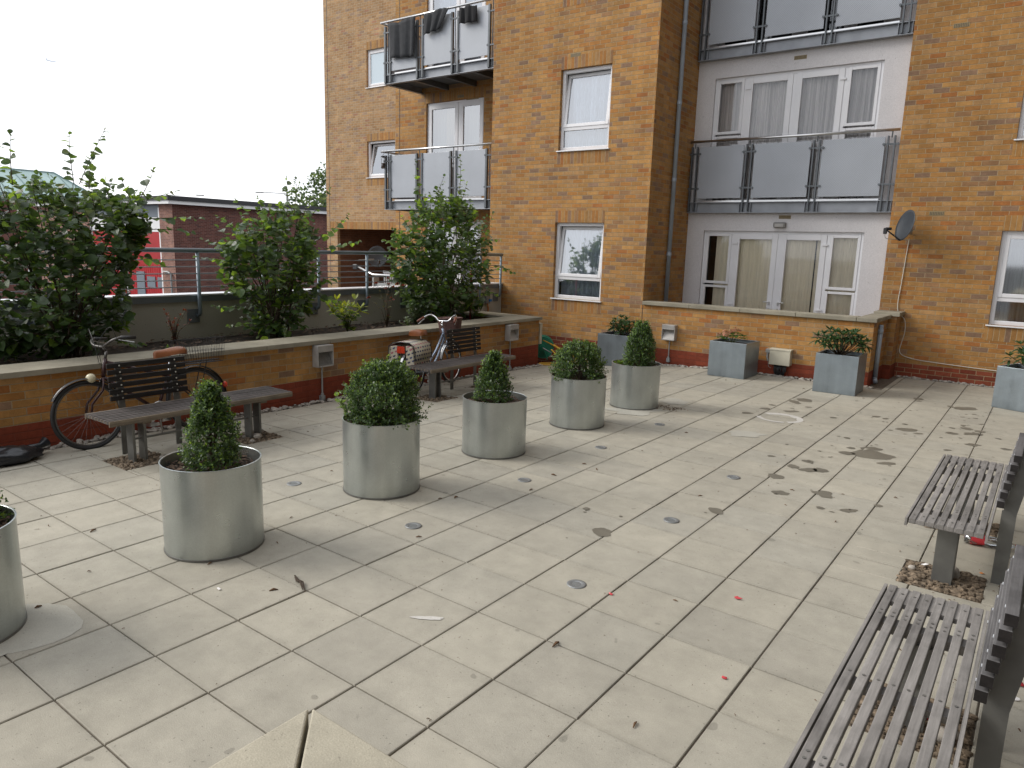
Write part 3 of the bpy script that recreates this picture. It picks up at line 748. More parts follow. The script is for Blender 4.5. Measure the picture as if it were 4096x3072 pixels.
for k in range(2):
    balcony(-9.36, -5.96, 11.60, YB, 2.71+2.79*k, [-9.22,-8.22,-7.2,-6.2], side=True, wide=True)
lamp = MB(); lamp.box((-.68,YW-.07,2.43),(-.46,YW-.002,2.53)); lo = lamp.build('bulkhead_lamp', M['castdark'], B, bevel=.02); k = MB(); k.box((-.65,YW-.078,2.44),(-.49,YW-.071,2.50)); k.build('diffuser', M['cast'], lo, bevel=.003)

# laundry on the upper left balcony
def cloth(label, corners, m, seed):
    mb = MB(); n = 14; mrows = 10
    a,b,c,d = [V3(p) for p in corners]; vs = []
    for j in range(mrows+1):
        for i in range(n+1):
            u, v = i/n, j/mrows
            p = (a*(1-u)+b*u)*(1-v) + (d*(1-u)+c*u)*v
            p.y += -.02 + .022*math.sin(u*17+seed) * (.4+v) + .012*math.sin(u*31+seed*2)
            p.z += .02*math.sin(u*9+seed)*(1-v) + .012*noise.noise(V3((u*4,v*2,seed)))
            vs.append(p)
    mb.add(vs, [(j*(n+1)+i, j*(n+1)+i+1, (j+1)*(n+1)+i+1, (j+1)*(n+1)+i) for j in range(mrows) for i in range(n)])
    o = mb.build('laundry', m, None, smooth=True, loc=tuple(a))
    s = o.modifiers.new('thick','SOLIDIFY'); s.thickness = .006
    return tag(o, label, 'laundry', 'clothes drying on the balcony rail')
yl = 11.54
cloth('large dark grey cloth hanging on the left balcony panel', [(-9.12,yl,6.74),(-8.28,yl,6.78),(-8.32,yl,5.96),(-9.10,yl,6.02)], M['cloth'], 1)
cloth('short dark shirt bunched over the middle balcony panel', [(-8.03,yl,6.78),(-7.3,yl,6.82),(-7.58,yl,6.42),(-8.03,yl,6.36)], M['cloth'], 2.2)
cloth('small black cloth square on the right balcony panel', [(-7.02,yl,6.76),(-6.55,yl,6.74),(-6.55,yl,6.42),(-7.02,yl,6.44)], M['cloth2'], 3.1)
mb = MB(); mb.lathe([(.001,0),(.045,0),(.05,.03),(.05,.24),(.03,.28),(.012,.30),(.001,.30)], 12, (-9.30,11.52,3.64)); k = mb.build('bird_feeder', M['glass_low'], None, smooth=True, loc=(-9.30,11.52,3.64)); tag(k, 'clear tube bird feeder hanging at the corner of the lower left balcony', 'bird feeder')
q = MB(); q.lathe([(.001,.005),(.043,.005),(.043,.12),(.001,.12)], 10, (-9.30,11.52,3.64)); q.build('seed', M['leafdead'], k); q = MB(); q.tube([(-9.30,11.52,3.94),(-9.34,11.58,4.02)], .004, 5); q.lathe([(.001,.29),(.052,.27),(.052,.245),(.001,.245)], 12, (-9.30,11.52,3.64)); q.build('lid', M['dark'], k)

# ------------------------------------------------------------------ terrace wall in front of the ground floor doors
W = thing('terrace_wall', 'low yellow brick wall with stone coping enclosing the ground floor terrace', 'wall', (-.3, YA+.1, 0))
mb = MB(); mb.box((XA1+.012,YA,-.3),(1.50,YA+.215,.985)); mb.box((1.285,YA+.215,-.3),(1.50,12.45,.985)); mb.box((1.30,12.45,-.3),(1.62,YR-.002,1.02)); mb.build('brickwork', M['brick_low'], W)
mb = MB(); x = XA1+.015
while x < 1.5:
    x2 = min(x+.9, 1.545); mb.box((x,YA-.045,.986),(x2-.005,YA+.26,1.05)); x = x2
mb.box((1.25,YA+.262,.986),(1.545,12.42,1.048)); mb.box((1.275,12.425,1.021),(1.665,YR-.003,1.085)); mb.build('coping', M['coping'], W, bevel=.006)
mb = MB(); mb.tube([(1.535,11.72,.10),(1.535,11.72,.93)], .034, 12); mb.tube([(1.535,11.72,.80),(1.535,11.72,.86)], .042, 12); mb.tube([(1.535,11.72,.10),(1.56,11.66,.03)], .034, 12); mb.build('downpipe', M['pipe'], W, smooth=True)
mb = MB(); mb.box((XA1+.02,YA+.22,-.02),(1.28,YW+.3,.02)); struct(mb.build('terrace_floor', M['coping']))

# ------------------------------------------------------------------ long raised bed on the left
XL, ZC = -3.75, .665
L = thing('raised_bed', 'long brick raised bed with stone coping along the left side, full of shrubs', 'planter wall', (-4.5, 4.5, 0))
mb = MB(); mb.box((XL-.215,-5,-.4),(XL,10.08,ZC)); mb.box((-5.55,9.865,-.4),(XL-.215,10.08,ZC)); mb.build('brickwork', M['brick_low'], L)
mb = MB(); y = -4.9; CL = .93
while y < 10.1:
    y2 = min(y+CL, 10.125)
    mb.box((XL-.44,y,ZC+.001),(XL+.045,y2-.005,ZC+.055)); y = y2
x = -5.56
while x < XL-.45:
    x2 = min(x+.9, XL-.442); mb.box((x,9.66,ZC+.001),(x2-.005,10.125,ZC+.0545)); x = x2
mb.build('coping', M['coping'], L, bevel=.005)
sb = MB(); NX, NY = 10, 60; gv = []
for j in range(NY+1):
    for i in range(NX+1):
        x = -5.58+(XL-.215+5.58)*i/NX; y = -5+14.87*j/NY
        gv.append((x,y,.60+.04*noise.noise(V3((x*2,y*2,0)))-.06*(1-i/NX)*0))
sb.add(gv, [(j*(NX+1)+i, j*(NX+1)+i+1, (j+1)*(NX+1)+i+1, (j+1)*(NX+1)+i) for j in range(NY) for i in range(NX)])
struct(sb.build('soil', M['soil'], smooth=True))
mb = MB(); rr = random.Random(8)
for k in range(1500):
    x = rr.uniform(-5.5,-4.2); y = rr.uniform(1.2,9.6); a = rr.random()*6; s_ = .012+.02*rr.random()
    d = V3((math.cos(a),math.sin(a),rr.uniform(-.3,.3)))*s_; e = V3((-math.sin(a),math.cos(a),rr.uniform(-.3,.3)))*s_*.5; c = V3((x,y,.645+rr.random()*.012))
    mb.add([c-d-e,c+d-e,c+d+e,c-d+e],[(0,1,2,3)])
struct(mb.build('leaf_litter', M['mulch']), 'stuff')
# rendered parapet behind the bed, with railing
XP = -5.6
Pw = thing('rendered_parapet', 'cream rendered parapet wall with white metal capping behind the raised bed', 'wall', (XP-.1, 4.5, 0))
mb = MB(); mb.box((XP-.22,-8,-3.6),(XP,YA-.003,1.10)); mb.build('render', M['render'], Pw)
mb = MB(); mb.box((XP-.26,-8,1.1805),(XP+.03,YA-.003,1.20)); mb.build('capping', M['flash'], Pw)
mb = MB(); mb.box((XP-.24,-8,1.1005),(XP+.026,YA-.004,1.18)); mb.build('fascia', M['flashgrey'], Pw)
Rl = thing('metal_railing', 'blue grey metal railing with five thin bars above the cream parapet', 'railing', (XP+.09, 4.5, .9))
xr = XP+.09
mb = MB(); mb.tube([(xr,-7,1.775),(xr,YA-.12,1.775)], .030, 14); mb.build('handrail', M['railblue'], Rl, smooth=True)
for i in range(5):
    mb = MB(); z = 1.30+.088*i; mb.tube([(xr,-7,z),(xr,YA-.14,z)], .0075, 8); mb.build('rail_bar', M['railwire'], Rl, smooth=True)
for k in range(-4, 9):
    y = 4.63+.985*k
    mb = MB(); mb.tube([(xr,y,1.775),(xr,y,.96),(xr-.012,y,.93),(xr-.05,y,.915),(XP+.012,y,.915)], .024, 12); p = mb.build('post', M['railblue'], Rl, smooth=True)
    mb = MB(); mb.box((XP+.001,y-.14,.82),(XP+.013,y+.035,1.0)); mb.build('base_plate', M['flashgrey'], p, bevel=.003)
y = YA-.16; mb = MB(); mb.tube([(xr,y,1.775),(xr,y,.98),(xr-.012,y,.95),(xr-.05,y,.935),(XP+.012,y,.935)], .024, 12); p = mb.build('post', M['railblue'], Rl, smooth=True); mb = MB(); mb.box((XP+.001,y-.13,.83),(XP+.013,y+.035,1.0)); mb.build('base_plate', M['flashgrey'], p, bevel=.003)
# tap box on the parapet
mb = MB(); mb.box((XP+.001,10.78,.80),(XP+.07,10.90,.98)); o = mb.build('tap_box', M['castdark'], None, bevel=.01, loc=(XP,10.84,.8)); tag(o, 'small grey tap box with a coloured hose tail on the cream parapet', 'tap')
k = MB(); k.box((XP+.071,10.85,.84),(XP+.10,10.92,.89)); k.build('valve', M['blue'], o, bevel=.004); k = MB(); k.tube([(XP+.04,10.84,.80),(XP+.05,10.86,.70),(XP+.06,10.84,.62)], .014, 8); k.build('hose_tail', M['orangescrap'], o, smooth=True)

# ------------------------------------------------------------------ raised bed below the camera
XN, YN, ZN = 2.51, .19, .952
Nn = thing('raised_bed', 'corner of a raised brick bed with mitred pale coping in the foreground', 'planter wall', (4.5, -1.8, 0))
mb = MB(); mb.box((XN+.05,-6,-.1),(XN+.265,YN-.05,ZN)); mb.box((XN+.265,YN-.265,-.1),(9,YN-.05,ZN)); mb.build('brickwork', M['brick'], Nn)
def cop(poly):
    n = len(poly); mb.add([(x,y,ZN+.001) for x,y in poly]+[(x,y,ZN+.056) for x,y in poly], [tuple(range(n-1,-1,-1)), tuple(range(n,2*n))]+[(i,(i+1)%n,n+(i+1)%n,n+i) for i in range(n)])
cw = .45; g_ = .004
mb = MB(); cop([(XN,YN-g_*1.4),(XN,-.70),(XN+cw,-.70),(XN+cw,YN-cw-g_*1.4)]); cop([(XN+g_*1.4,YN),(XN+cw+g_*1.4,YN-cw),(XN+1.2,YN-cw),(XN+1.2,YN)])
for k in range(5): cop([(XN,-.71-.9*k),(XN,-1.6-.9*k),(XN+cw,-1.6-.9*k),(XN+cw,-.71-.9*k)]); cop([(XN+1.21+.9*k,YN-cw),(XN+2.1+.9*k,YN-cw),(XN+2.1+.9*k,YN),(XN+1.21+.9*k,YN)])
mb.build('coping', M['coping_near'], Nn, bevel=.004)
mb = MB(); mb.quad((XN+.26,-6,.80),(9,-6,.80),(9,YN-.26,.80),(XN+.26,YN-.26,.80)); struct(mb.build('soil', M['soil']))

# ------------------------------------------------------------------ benches
def bench(bx, by, rz, off, sd, label):
    z0 = fl(bx, by)
    t = thing('park_bench', label, 'bench', (bx, by, z0), rz, 'slatted benches in the courtyard')
    top, ln, wd = .45, 1.80, (.42 if sd == 'L' else .39)
    def bld(mb, name, m, parent, **k):     # geometry given in bench space
        me = mb.build(name, m, None, **k); me.parent = parent; return me
    slat = M['teakdark'] if sd == 'L' else M['teak']
    n = 8; pitch = wd/n
    mb = MB()
    for i in range(n):
        x = -wd/2+pitch*(i+.5); mb.box((x-pitch*.345,-ln/2,top-.032),(x+pitch*.345,ln/2,top+ (i%3-1)*.0006))
    seat = bld(mb, 'seat', slat, t, bevel=.003)
    mb = MB()
    for s in (-1,1):
        for i in range(n-1):
            x = -wd/2+pitch*(i+1); mb.box((x-pitch*.15,s*ln/2-s*.17,top-.03),(x+pitch*.15,s*(ln/2-.002),top-.007))
        mb.box((-wd/2+.01,s*.58-.035,top-.075),(wd/2-.01,s*.58+.035,top-.0335))
    mb.box((-wd/2+.01,-.03,top-.06),(wd/2-.01,.03,top-.0335))
    for x in (-wd/2-.0135, wd/2+.0005): mb.box((x,-ln/2,top-.05),(x+.013,ln/2,top-.003))
    bld(mb, 'spacer', M['teakedge'] if sd == 'L' else slat, seat)
    mb = MB()
    for i in range(n):
        x = -wd/2+pitch*(i+.5)
        for y in (-.82,-.60,-.56,0,.56,.60,.82): mb.lathe([(.006,.0),(.006,.0015),(.0005,.0018)], 8, (x,y,top+.0008))
    bld(mb, 'bolt', M['legsteel'], seat)
    for s in (-1,1):
        mb = MB()
        for q in (-.05,.05): mb.box((-.055,s*.58+q-.012,-.05),(.055,s*.58+q+.012,top-.076))
        mb.box((-.012,s*.58-.038,.20),(.012,s*.58+.038,.212)); bld(mb, 'leg', M['legsteel'], t, bevel=.002)
    mb = MB(); mb.box((-.01,-.53,.196),(.01,.53,.212)); bld(mb, 'stretcher', M['legsteel'], t)
    # backrest: six dark slats on two flat posts rising from the ground
    mb = MB(); nb = 6; z = .51
    lean = .10 if sd == 'L' else .16
    def bxz(zz): return -(wd/2+(.055 if sd == 'L' else .02)) - lean*max(0,(zz-.45))
    for i in range(nb):
        zz = z+i*.058; xx = bxz(zz)
        mb.box((xx-(.011 if sd == 'L' else .028),off-.36,zz),(xx+.011,off+.36,zz+.043))
    back = bld(mb, 'backrest', M['blackwood'] if sd == 'L' else M['teakback'], t, bevel=.003)
    if sd == 'R':
        mb = MB()
        for i in range(nb):
            xx = bxz(z+i*.058)
            for e in (off-.3612, off+.3602): mb = MB(); mb.box((xx-.027,e,z+i*.058+.001),(xx+.010,e+.001,z+i*.058+.042)); bld(mb, 'end_grain', M['blackwood'], back)
    mb = MB()
    for y in (off-.255, off+.255):
        for i in range(nb): xx = bxz(z+i*.058)+.0112; mb.tube([(xx,y,z+i*.058+.021),(xx+.003,y,z+i*.058+.021)], .0075, 8)
    bld(mb, 'bolt', M['steel'], back)
    for y in (off-.255, off+.255):
        mb = MB(); mb.bar((bxz(.45)-(.018 if sd == 'L' else .066),y,-.03),(bxz(.45)-(.018 if sd == 'L' else .066),y,.47),.012 if sd == 'R' else .055,.075 if sd == 'R' else .012,(1,0,0)); mb.bar((bxz(.45)-(.018 if sd == 'L' else .066),y,.44),(bxz(.85)-(.018 if sd == 'L' else .063),y,.85),.011 if sd == 'R' else .055,.07 if sd == 'R' else .011,(1,0,0)); bld(mb, 'post', M['legsteel'], t)
    return t
bl = ['dark slatted bench by the raised bed with a black bicycle parked behind it', 'dark slatted bench by the raised bed with a bicycle carrying patterned bags behind it', 'grey weathered slatted bench on the right with a crushed plastic bottle beneath', 'grey weathered slatted bench cut off by the bottom right corner']
for bb, lb in zip(BENCHES, bl): bench(*bb, lb)

# ------------------------------------------------------------------ foliage helpers
def leaf(mb, p, d, nrm, ln, w, fold=.25, droop=.15, kind='hazel'):
    d = d.normalized(); s = d.cross(nrm)
    if s.length < 1e-4: s = d.orthogonal()
    s.normalize(); up = s.cross(d)
    prof = {'hazel': ((0,0),(.10,.30),(.32,.50),(.58,.50),(.80,.34),(1,0)), 'lance': ((0,0),(.2,.34),(.45,.5),(.75,.34),(1,0)), 'strap': ((0,0),(.15,.4),(.5,.5),(.8,.38),(1,0))}[kind]
    vs = []; n = len(prof)
    for (t, h) in prof: vs.append(p + d*(t*ln) - V3((0,0,1))*(droop*ln*t*t))
    for sg in (1,-1):
        for (t, h) in prof[1:-1]:
            vs.append(p + d*(t*ln) + s*(sg*h*w) + up*(fold*h*w) - V3((0,0,1))*(droop*ln*t*t))
    a = [0]+[n+i for i in range(n-2)]+[n-1]; b = [0]+[n+(n-2)+i for i in range(n-2)]+[n-1]
    mid = list(range(n))
    mb.add(vs, [tuple(a+mid[-2:0:-1]), tuple((b+mid[-2:0:-1])[::-1])])
def rv(rr): return V3((rr.gauss(0,1), rr.gauss(0,1), rr.gauss(0,1))).normalized()
def inpoly(y, z, P):
    c = False; n = len(P)
    for i in range(n):
        (a,b),(e,f) = P[i],P[(i+1)%n]
        if (b > z) != (f > z) and y < (e-a)*(z-b)/(f-b)+a: c = not c
    return c
def edged(y, z, P):
    m = 9; n = len(P)
    for i in range(n):
        a = V3((*P[i],0)); b = V3((*P[(i+1)%n],0)); p = V3((y,z,0)); ab = b-a
        t = max(0,min(1,(p-a).dot(ab)/max(1e-9,ab.dot(ab)))); m = min(m,(p-a-ab*t).length)
    return m
def hazel(label, P, shoots, base, ntw, seed, xc=-4.85, depth=.62, big=.136, light=.12):
    rr = random.Random(seed)
    t = thing('hazel_shrub', label, 'shrub', base, 0, 'leafy shrubs in the raised bed')
    mb = MB(); st = MB()
    cy = sum(p[0] for p in P)/len(P); cz = sum(p[1] for p in P)/len(P)
    y0,y1 = min(p[0] for p in P), max(p[0] for p in P); z0,z1 = min(p[1] for p in P), max(p[1] for p in P)
    def one(p, d, sz, lt=0):
        nr = (V3((0,0,1))*1.2 + V3((.45,-.15,0)) + rv(rr)*.75).normalized()
        u = rr.random()
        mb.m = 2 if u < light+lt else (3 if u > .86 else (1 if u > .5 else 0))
        leaf(mb, p, d, nr, sz, sz*rr.uniform(.84,1.0), rr.uniform(.1,.5), rr.uniform(.05,.4))
    def twig(a, b, n, sz, thick=.003, lt=0, bend=.05):
        a = V3(a); b = V3(b); mid = (a+b)/2 + rv(rr)*bend*(b-a).length
        pts = [a*(1-t)**2 + mid*2*t*(1-t) + b*t*t for t in [i/6 for i in range(7)]]
        st.tube(pts, [thick*(1-.6*i/6) for i in range(7)], 5)
        ax = (b-a).normalized()
        for i in range(n):
            t = (i+.6)/n; q = a*(1-t)**2 + mid*2*t*(1-t) + b*t*t
            sd = ax.cross(V3((0,0,1)) + rv(rr)*.4)
            sd = sd.normalized() if sd.length > .01 else rv(rr)
            d = (sd*(1 if i%2 else -1) + ax*.55 + rv(rr)*.35 - V3((0,0,.15)))
            one(q, d, sz*(1-.45*max(0,t-.5)*2)*rr.uniform(.75,1.1), lt)
        one(b, ax+rv(rr)*.2, sz*.5, lt)
    k = 0; tries = 0
    stemt = []
    while k < ntw and tries < 60000:
        tries += 1
        y = rr.uniform(y0,y1); z = rr.uniform(z0,z1)
        if not inpoly(y,z,P): continue
        e = edged(y,z,P)
        if e < .02: continue
        hx = depth*min(1,math.sqrt(e/.42)); u = rr.random()
        x = xc + hx*(1-2*u**.72) if rr.random() < .75 else xc + hx*rr.uniform(-1,1)
        if x > -3.72 and z < 1.5: x = -3.85-rr.random()*.25
        x = max(x, XP+.06) if z < 1.85 else x
        c = V3((xc+.1, cy, max(z0+.2, min(z, cz)-.25)))
        o = V3((x,y,z)); d = (o-c); d = d.normalized() if d.length > .02 else rv(rr)
        d = (d + V3((0,0,.5)) + rv(rr)*.6).normalized(); ln = rr.uniform(.14,.24) if e > .12 else rr.uniform(.22,.40)
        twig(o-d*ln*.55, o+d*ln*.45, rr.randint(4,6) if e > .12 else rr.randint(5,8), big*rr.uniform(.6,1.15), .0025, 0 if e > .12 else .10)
        if k % 45 == 0: stemt.append(o)
        k += 1
    for (a, b) in shoots:
        x = xc+rr.uniform(-.15,.35)
        n = max(5, int(math.dist(a,b)/.052)); twig((x,*a), (x+rr.uniform(-.1,.15),*b), n, big*.80, .005, .18, .08)
    for o in stemt+[V3((xc,*a)) for a,b in shoots]:
        b0 = V3((base[0]+rr.uniform(-.12,.12), base[1]+rr.uniform(-.15,.15), base[2]-.02)); m1 = b0*.55+o*.45+V3((rr.uniform(-.1,.1),0,.12))
        st.tube([b0, b0*.7+m1*.3+V3((0,0,.06)), m1, o], [.012,.010,.008,.004], 6)
    st.build('stems', M['stem'], t, smooth=True); mb.build('foliage', HAZ, t)
    return t
PL = [(1.94,2.4),(2.22,2.43),(2.36,2.37),(2.52,2.42),(2.8,2.46),(2.97,2.42),(3.21,2.42),(3.39,2.32),(3.54,2.32),(3.63,2.25),(3.54,2.12),(3.61,1.97),(3.5,1.82),(3.56,1.66),(3.38,1.54),(3.35,1.28),(3.31,.98),(3.18,.88),(2.99,.83),(2.91,.72),(1.79,.72)]
SL = [((2.22,2.39),(2.26,2.87)),((2.15,2.38),(2.16,2.76)),((2.89,2.46),(2.85,2.95)),((2.92,2.46),(3.15,3.02)),((3.48,2.36),(3.62,2.66)),((3.39,2.32),(3.3,2.53)),((3.62,2.34),(3.91,2.46)),((3.68,2.14),(4.21,2.17)),((3.59,2.02),(4.13,2.0)),((3.5,1.73),(3.84,1.6)),((3.06,.83),(3.52,.70)),((3.1,2.36),(3.17,2.51)),((2.58,2.35),(2.68,2.45)),((2.51,2.37),(2.5,2.45)),((2.9,2.4),(2.98,2.72))]
PM = [(4.8,2.1),(5.03,2.19),(5.16,2.28),(5.5,2.33),(5.74,2.31),(5.88,2.2),(5.91,1.95),(6.02,1.78),(5.9,1.57),(5.95,1.34),(5.89,1.19),(5.77,.98),(5.7,.82),(5.44,.66),(5.1,.66),(4.97,.9),(4.85,1.09),(4.78,1.26),(4.69,1.37),(4.73,1.58),(4.62,1.72),(4.69,1.88)]
SM = [((4.93,2.1),(4.62,2.39)),((4.89,2.05),(4.6,2.21)),((5.19,2.25),(5.14,2.48)),((5.53,2.27),(5.58,2.76)),((5.72,2.25),(5.74,2.76)),((5.78,2.25),(6.04,2.64)),((5.88,1.96),(6.5,2.33)),((5.97,1.84),(6.57,1.96)),((4.73,1.85),(4.35,1.92)),((4.72,1.65),(4.3,1.71)),((4.85,1.06),(4.44,1.1)),((5.0,.84),(4.59,.85)),((5.86,1.39),(6.2,1.42)),((5.85,1.22),(6.26,1.1)),((4.75,1.33),(4.4,1.3)),((5.46,2.27),(5.4,2.57)),((5.74,2.25),(5.89,2.52))]
PR = [(7.72,2.06),(7.95,2.22),(8.2,2.42),(8.45,2.66),(8.72,2.80),(8.95,2.76),(9.2,2.58),(9.45,2.42),(9.62,2.2),(9.76,1.99),(9.66,1.71),(9.75,1.5),(9.6,1.21),(9.68,1.04),(9.58,.89),(9.38,.72),(8.66,.70),(8.21,.72),(7.99,.89),(7.78,.98),(7.99,1.12),(7.75,1.23),(7.78,1.49),(7.56,1.63),(7.62,1.83),(7.62,1.97)]
SR = [((7.86,2.11),(7.54,2.35)),((8.07,2.27),(7.72,2.49)),((9.75,2.15),(9.92,2.53)),((9.77,2.18),(10.11,2.49)),((9.7,2.0),(10.23,2.06)),((9.74,1.6),(10.29,1.46)),((9.63,1.11),(10.0,1.06)),((7.62,1.96),(7.35,1.97)),((8.32,2.25),(8.26,2.63)),((9.05,2.43),(9.09,2.69)),((9.34,2.39),(9.53,2.57)),((8.04,2.49),(7.95,3.23)),((8.8,2.58),(8.77,3.38)),((8.38,2.6),(8.46,3.04)),((9.18,2.65),(9.2,2.99)),((8.04,2.2),(8.04,2.6)),((8.8,2.3),(8.8,2.7)),((8.38,2.2),(8.38,2.65)),((9.15,2.3),(9.18,2.7))]
hazel('huge dark leafy shrub at the left edge above the black bicycle', PL, SL, (-4.85,2.7,.62), 560, 21, light=.06)
hazel('broad leafy shrub with sunlit tips midway along the railing', PM, SM, (-4.85,5.35,.62), 320, 22, light=.17)
hazel('tall leafy shrub in front of the lower left balcony', PR, SR, (-4.85,8.75,.62), 500, 23, light=.15)

# box shrubs in the round planters
def boxshrub(name, label, c, rfun, zh, n, seed, hole=None, sprig=0, group='clipped box shrubs in round planters'):
    rr = random.Random(seed); t = thing(name, label, 'shrub', c, 0, group); mb = MB(); st = MB()
    c = V3(c)
    def shoot(p, d, k, sz, lt):
        for i in range(k):
            q = p + d*(i*.011); s = d.cross(rv(rr)); s = s.normalized() if s.length > .05 else rv(rr)
            for sg in (1,-1):
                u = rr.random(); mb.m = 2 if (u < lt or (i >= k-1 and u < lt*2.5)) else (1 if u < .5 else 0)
                dd = (s*sg + d*.7).normalized(); ln = sz*rr.uniform(.7,1.2); nn = (d + rv(rr)*.5).normalized(); w = dd.cross(nn)
                if w.length < .05: continue
                w = w.normalized()*ln*.30
                mb.add([q, q+dd*ln*.5+w, q+dd*ln, q+dd*ln*.5-w], [(0,1,2,3)])
    for i in range(n):
        h = rr.random()**.85; th = rr.random()*2*math.pi
        lump = 1 + .36*noise.noise(V3((math.cos(th)*1.5, math.sin(th)*1.5, h*2.6+seed))) + .22*noise.noise(V3((math.cos(th)*3.4, math.sin(th)*3.4, h*6+seed)))
        rmax = rfun(h)*lump; q = (1-.55*rr.random()**1.9)*(1+.12*rr.random()**4*2); r = rmax*q
        p = c + V3((math.cos(th)*r, math.sin(th)*r, h*zh*(1+.05*noise.noise(V3((math.cos(th)*2,math.sin(th)*2,seed))))))
        if hole and (p-c-V3(hole[0])).length < hole[1] and rr.random() < .9: continue
        d = (V3((math.cos(th)*(1-h*.6), math.sin(th)*(1-h*.6), .35+h*.7)) + rv(rr)*.45).normalized()
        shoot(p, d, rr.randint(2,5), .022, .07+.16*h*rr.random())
    for i in range(sprig):
        th = rr.random()*6.28; h = rr.uniform(.5,1); r = rfun(h)*.95; p = c + V3((math.cos(th)*r, math.sin(th)*r, h*zh)); d = (V3((math.cos(th)*.5,math.sin(th)*.5,1))+rv(rr)*.3).normalized()
        shoot(p, d, rr.randint(4,8), .024, .35)
    for i in range(9):
        th = rr.random()*6.28; r = rfun(.5)*.6*rr.random(); st.tube([c+V3((rr.uniform(-.03,.03),rr.uniform(-.03,.03),-.03)), c+V3((math.cos(th)*r*.5,math.sin(th)*r*.5,zh*.35)), c+V3((math.cos(th)*r,math.sin(th)*r,zh*.75))], [.009,.006,.003], 5)
    st.build('stems', M['stem'], t); mb.build('foliage', BOXM, t); return t
def cone(r, top=.12):
    return lambda h: r*(1-(h**2.1)*(1-top))*(.84+.16*min(1,h*5))
def ball(r): return lambda h: r*max(.12, (max(0, 1-(abs(h-.30)/.72)**2.3))**.5)
# round galvanised planters
def round_planter(label, cx, cy, rad, H, soil=.075, seam=None):
    z0 = fl(cx,cy)+.002
    t = thing('round_planter', label, 'planter', (cx,cy,z0), 0, 'round galvanised planters in a row')
    mb = MB(); mb.lathe([(rad-.004,.0),(rad,.004),(rad,H-.006),(rad+.003,H-.003),(rad+.003,H),(rad-.003,H+.001),(rad-.007,H-.002),(rad-.007,H-.20)], 72, (cx,cy,z0)); mb.build('shell', M['zinc'], t, auto=40)
    mb = MB(); mb.lathe([(rad+.0015,-.001),(rad+.0035,.0),(rad+.0035,.012),(rad+.0015,.013)], 72, (cx,cy,z0)); mb.build('base_ring', M['legsteel'], t)
    mb = MB(); rr = random.Random(int(cy*100)); N = 26; RR = 8
    vs = [(cx,cy,z0+H-soil+.02)]
    for j in range(1,RR+1):
        for i in range(N): a = 2*math.pi*i/N; r = (rad-.008)*j/RR; vs.append((cx+r*math.cos(a),cy+r*math.sin(a),z0+H-soil+.02*(1-j/RR)+.012*noise.noise(V3((r*20,a*5,cy)))))
    fs = [(0,1+i,1+(i+1)%N) for i in range(N)]+[(1+(j-1)*N+i,1+j*N+i,1+j*N+(i+1)%N,1+(j-1)*N+(i+1)%N) for j in range(1,RR) for i in range(N)]
    mb.add(vs, fs); mb.build('soil', M['soil'], t)
    mb = MB()
    for k in range(420):
        a = rr.random()*6.28; r = (rad-.02)*math.sqrt(rr.random()); s_ = .008+.016*rr.random(); b = rr.random()*6.28
        d = V3((math.cos(b),math.sin(b),rr.uniform(-.4,.4)))*s_; e = V3((-math.sin(b),math.cos(b),rr.uniform(-.5,.5)))*s_*.4; c = V3((cx+r*math.cos(a),cy+r*math.sin(a),z0+H-soil+.022+.012*rr.random()))
        mb.add([c-d-e,c+d-e,c+d+e,c-d+e],[(0,1,2,3)])
    o = mb.build('bark_mulch', M['mulch'], t); o['kind'] = 'stuff'
    mb = MB(); a = R(seam if seam is not None else 200)
    mb.mbox(Matrix.Translation((cx,cy,z0)) @ Matrix.Rotation(a,4,'Z'), (rad-.0005,-.012,.014),(rad+.0018,.012,H-.008)); mb.build('seam', M['zinc'], t)
    return z0+H-soil
PLN = [(-.50,.35,.305,.56,'round galvanised planter cut off by the left edge of the photo'),(-.528,1.773,.300,.575,'nearest full round galvanised planter, holding a pointed box shrub'),(-.541,3.245,.304,.585,'round galvanised planter with a wide rounded bush and a pale weed at its rim'),(-.535,4.704,.307,.535,'round galvanised planter with a narrow pointed box shrub, third from the front'),(-.524,6.212,.308,.555,'round galvanised planter with a dark vertical seam and a spreading bush'),(-.51,7.574,.306,.55,'farthest round galvanised planter, holding a dense upright box cone')]
tops = []
for i, (cx,cy,r_,H,lb) in enumerate(PLN):
    tops.append(round_planter(lb, cx, cy, r_, H, [.07,.085,.05,.075,.06,.06][i], [200,200,150,100,-62,60][i]))
boxshrub('box_shrub', 'rounded box bush in the planter cut off by the left edge', (-.62,.33,tops[0]), ball(.27), .34, 1500, 31)
boxshrub('box_shrub', 'glossy pointed box shrub in the nearest full round planter', (-.56,1.80,tops[1]), cone(.152), .53, 1350, 32, sprig=34)
boxshrub('box_shrub', 'wide rounded box bush with brownish base, biggest of the row', (-.53,3.26,tops[2]), ball(.25), .47, 2500, 33, sprig=60)
boxshrub('box_shrub', 'narrow pointed box shrub between two rounded bushes', (-.57,4.72,tops[3]), cone(.150), .47, 1150, 34, sprig=22)
boxshrub('box_shrub', 'spreading box bush with a gap low on its right side', (-.53,6.21,tops[4]), ball(.25), .41, 2000, 35, hole=((.13,-.17,.12),.11), sprig=40)
boxshrub('box_shrub', 'dense upright box cone in the farthest round planter', (-.47,7.58,tops[5]), lambda h: .175*(1-.72*h**2.2)*(.9+.1*min(1,h*5)), .55, 1800, 36, sprig=14)
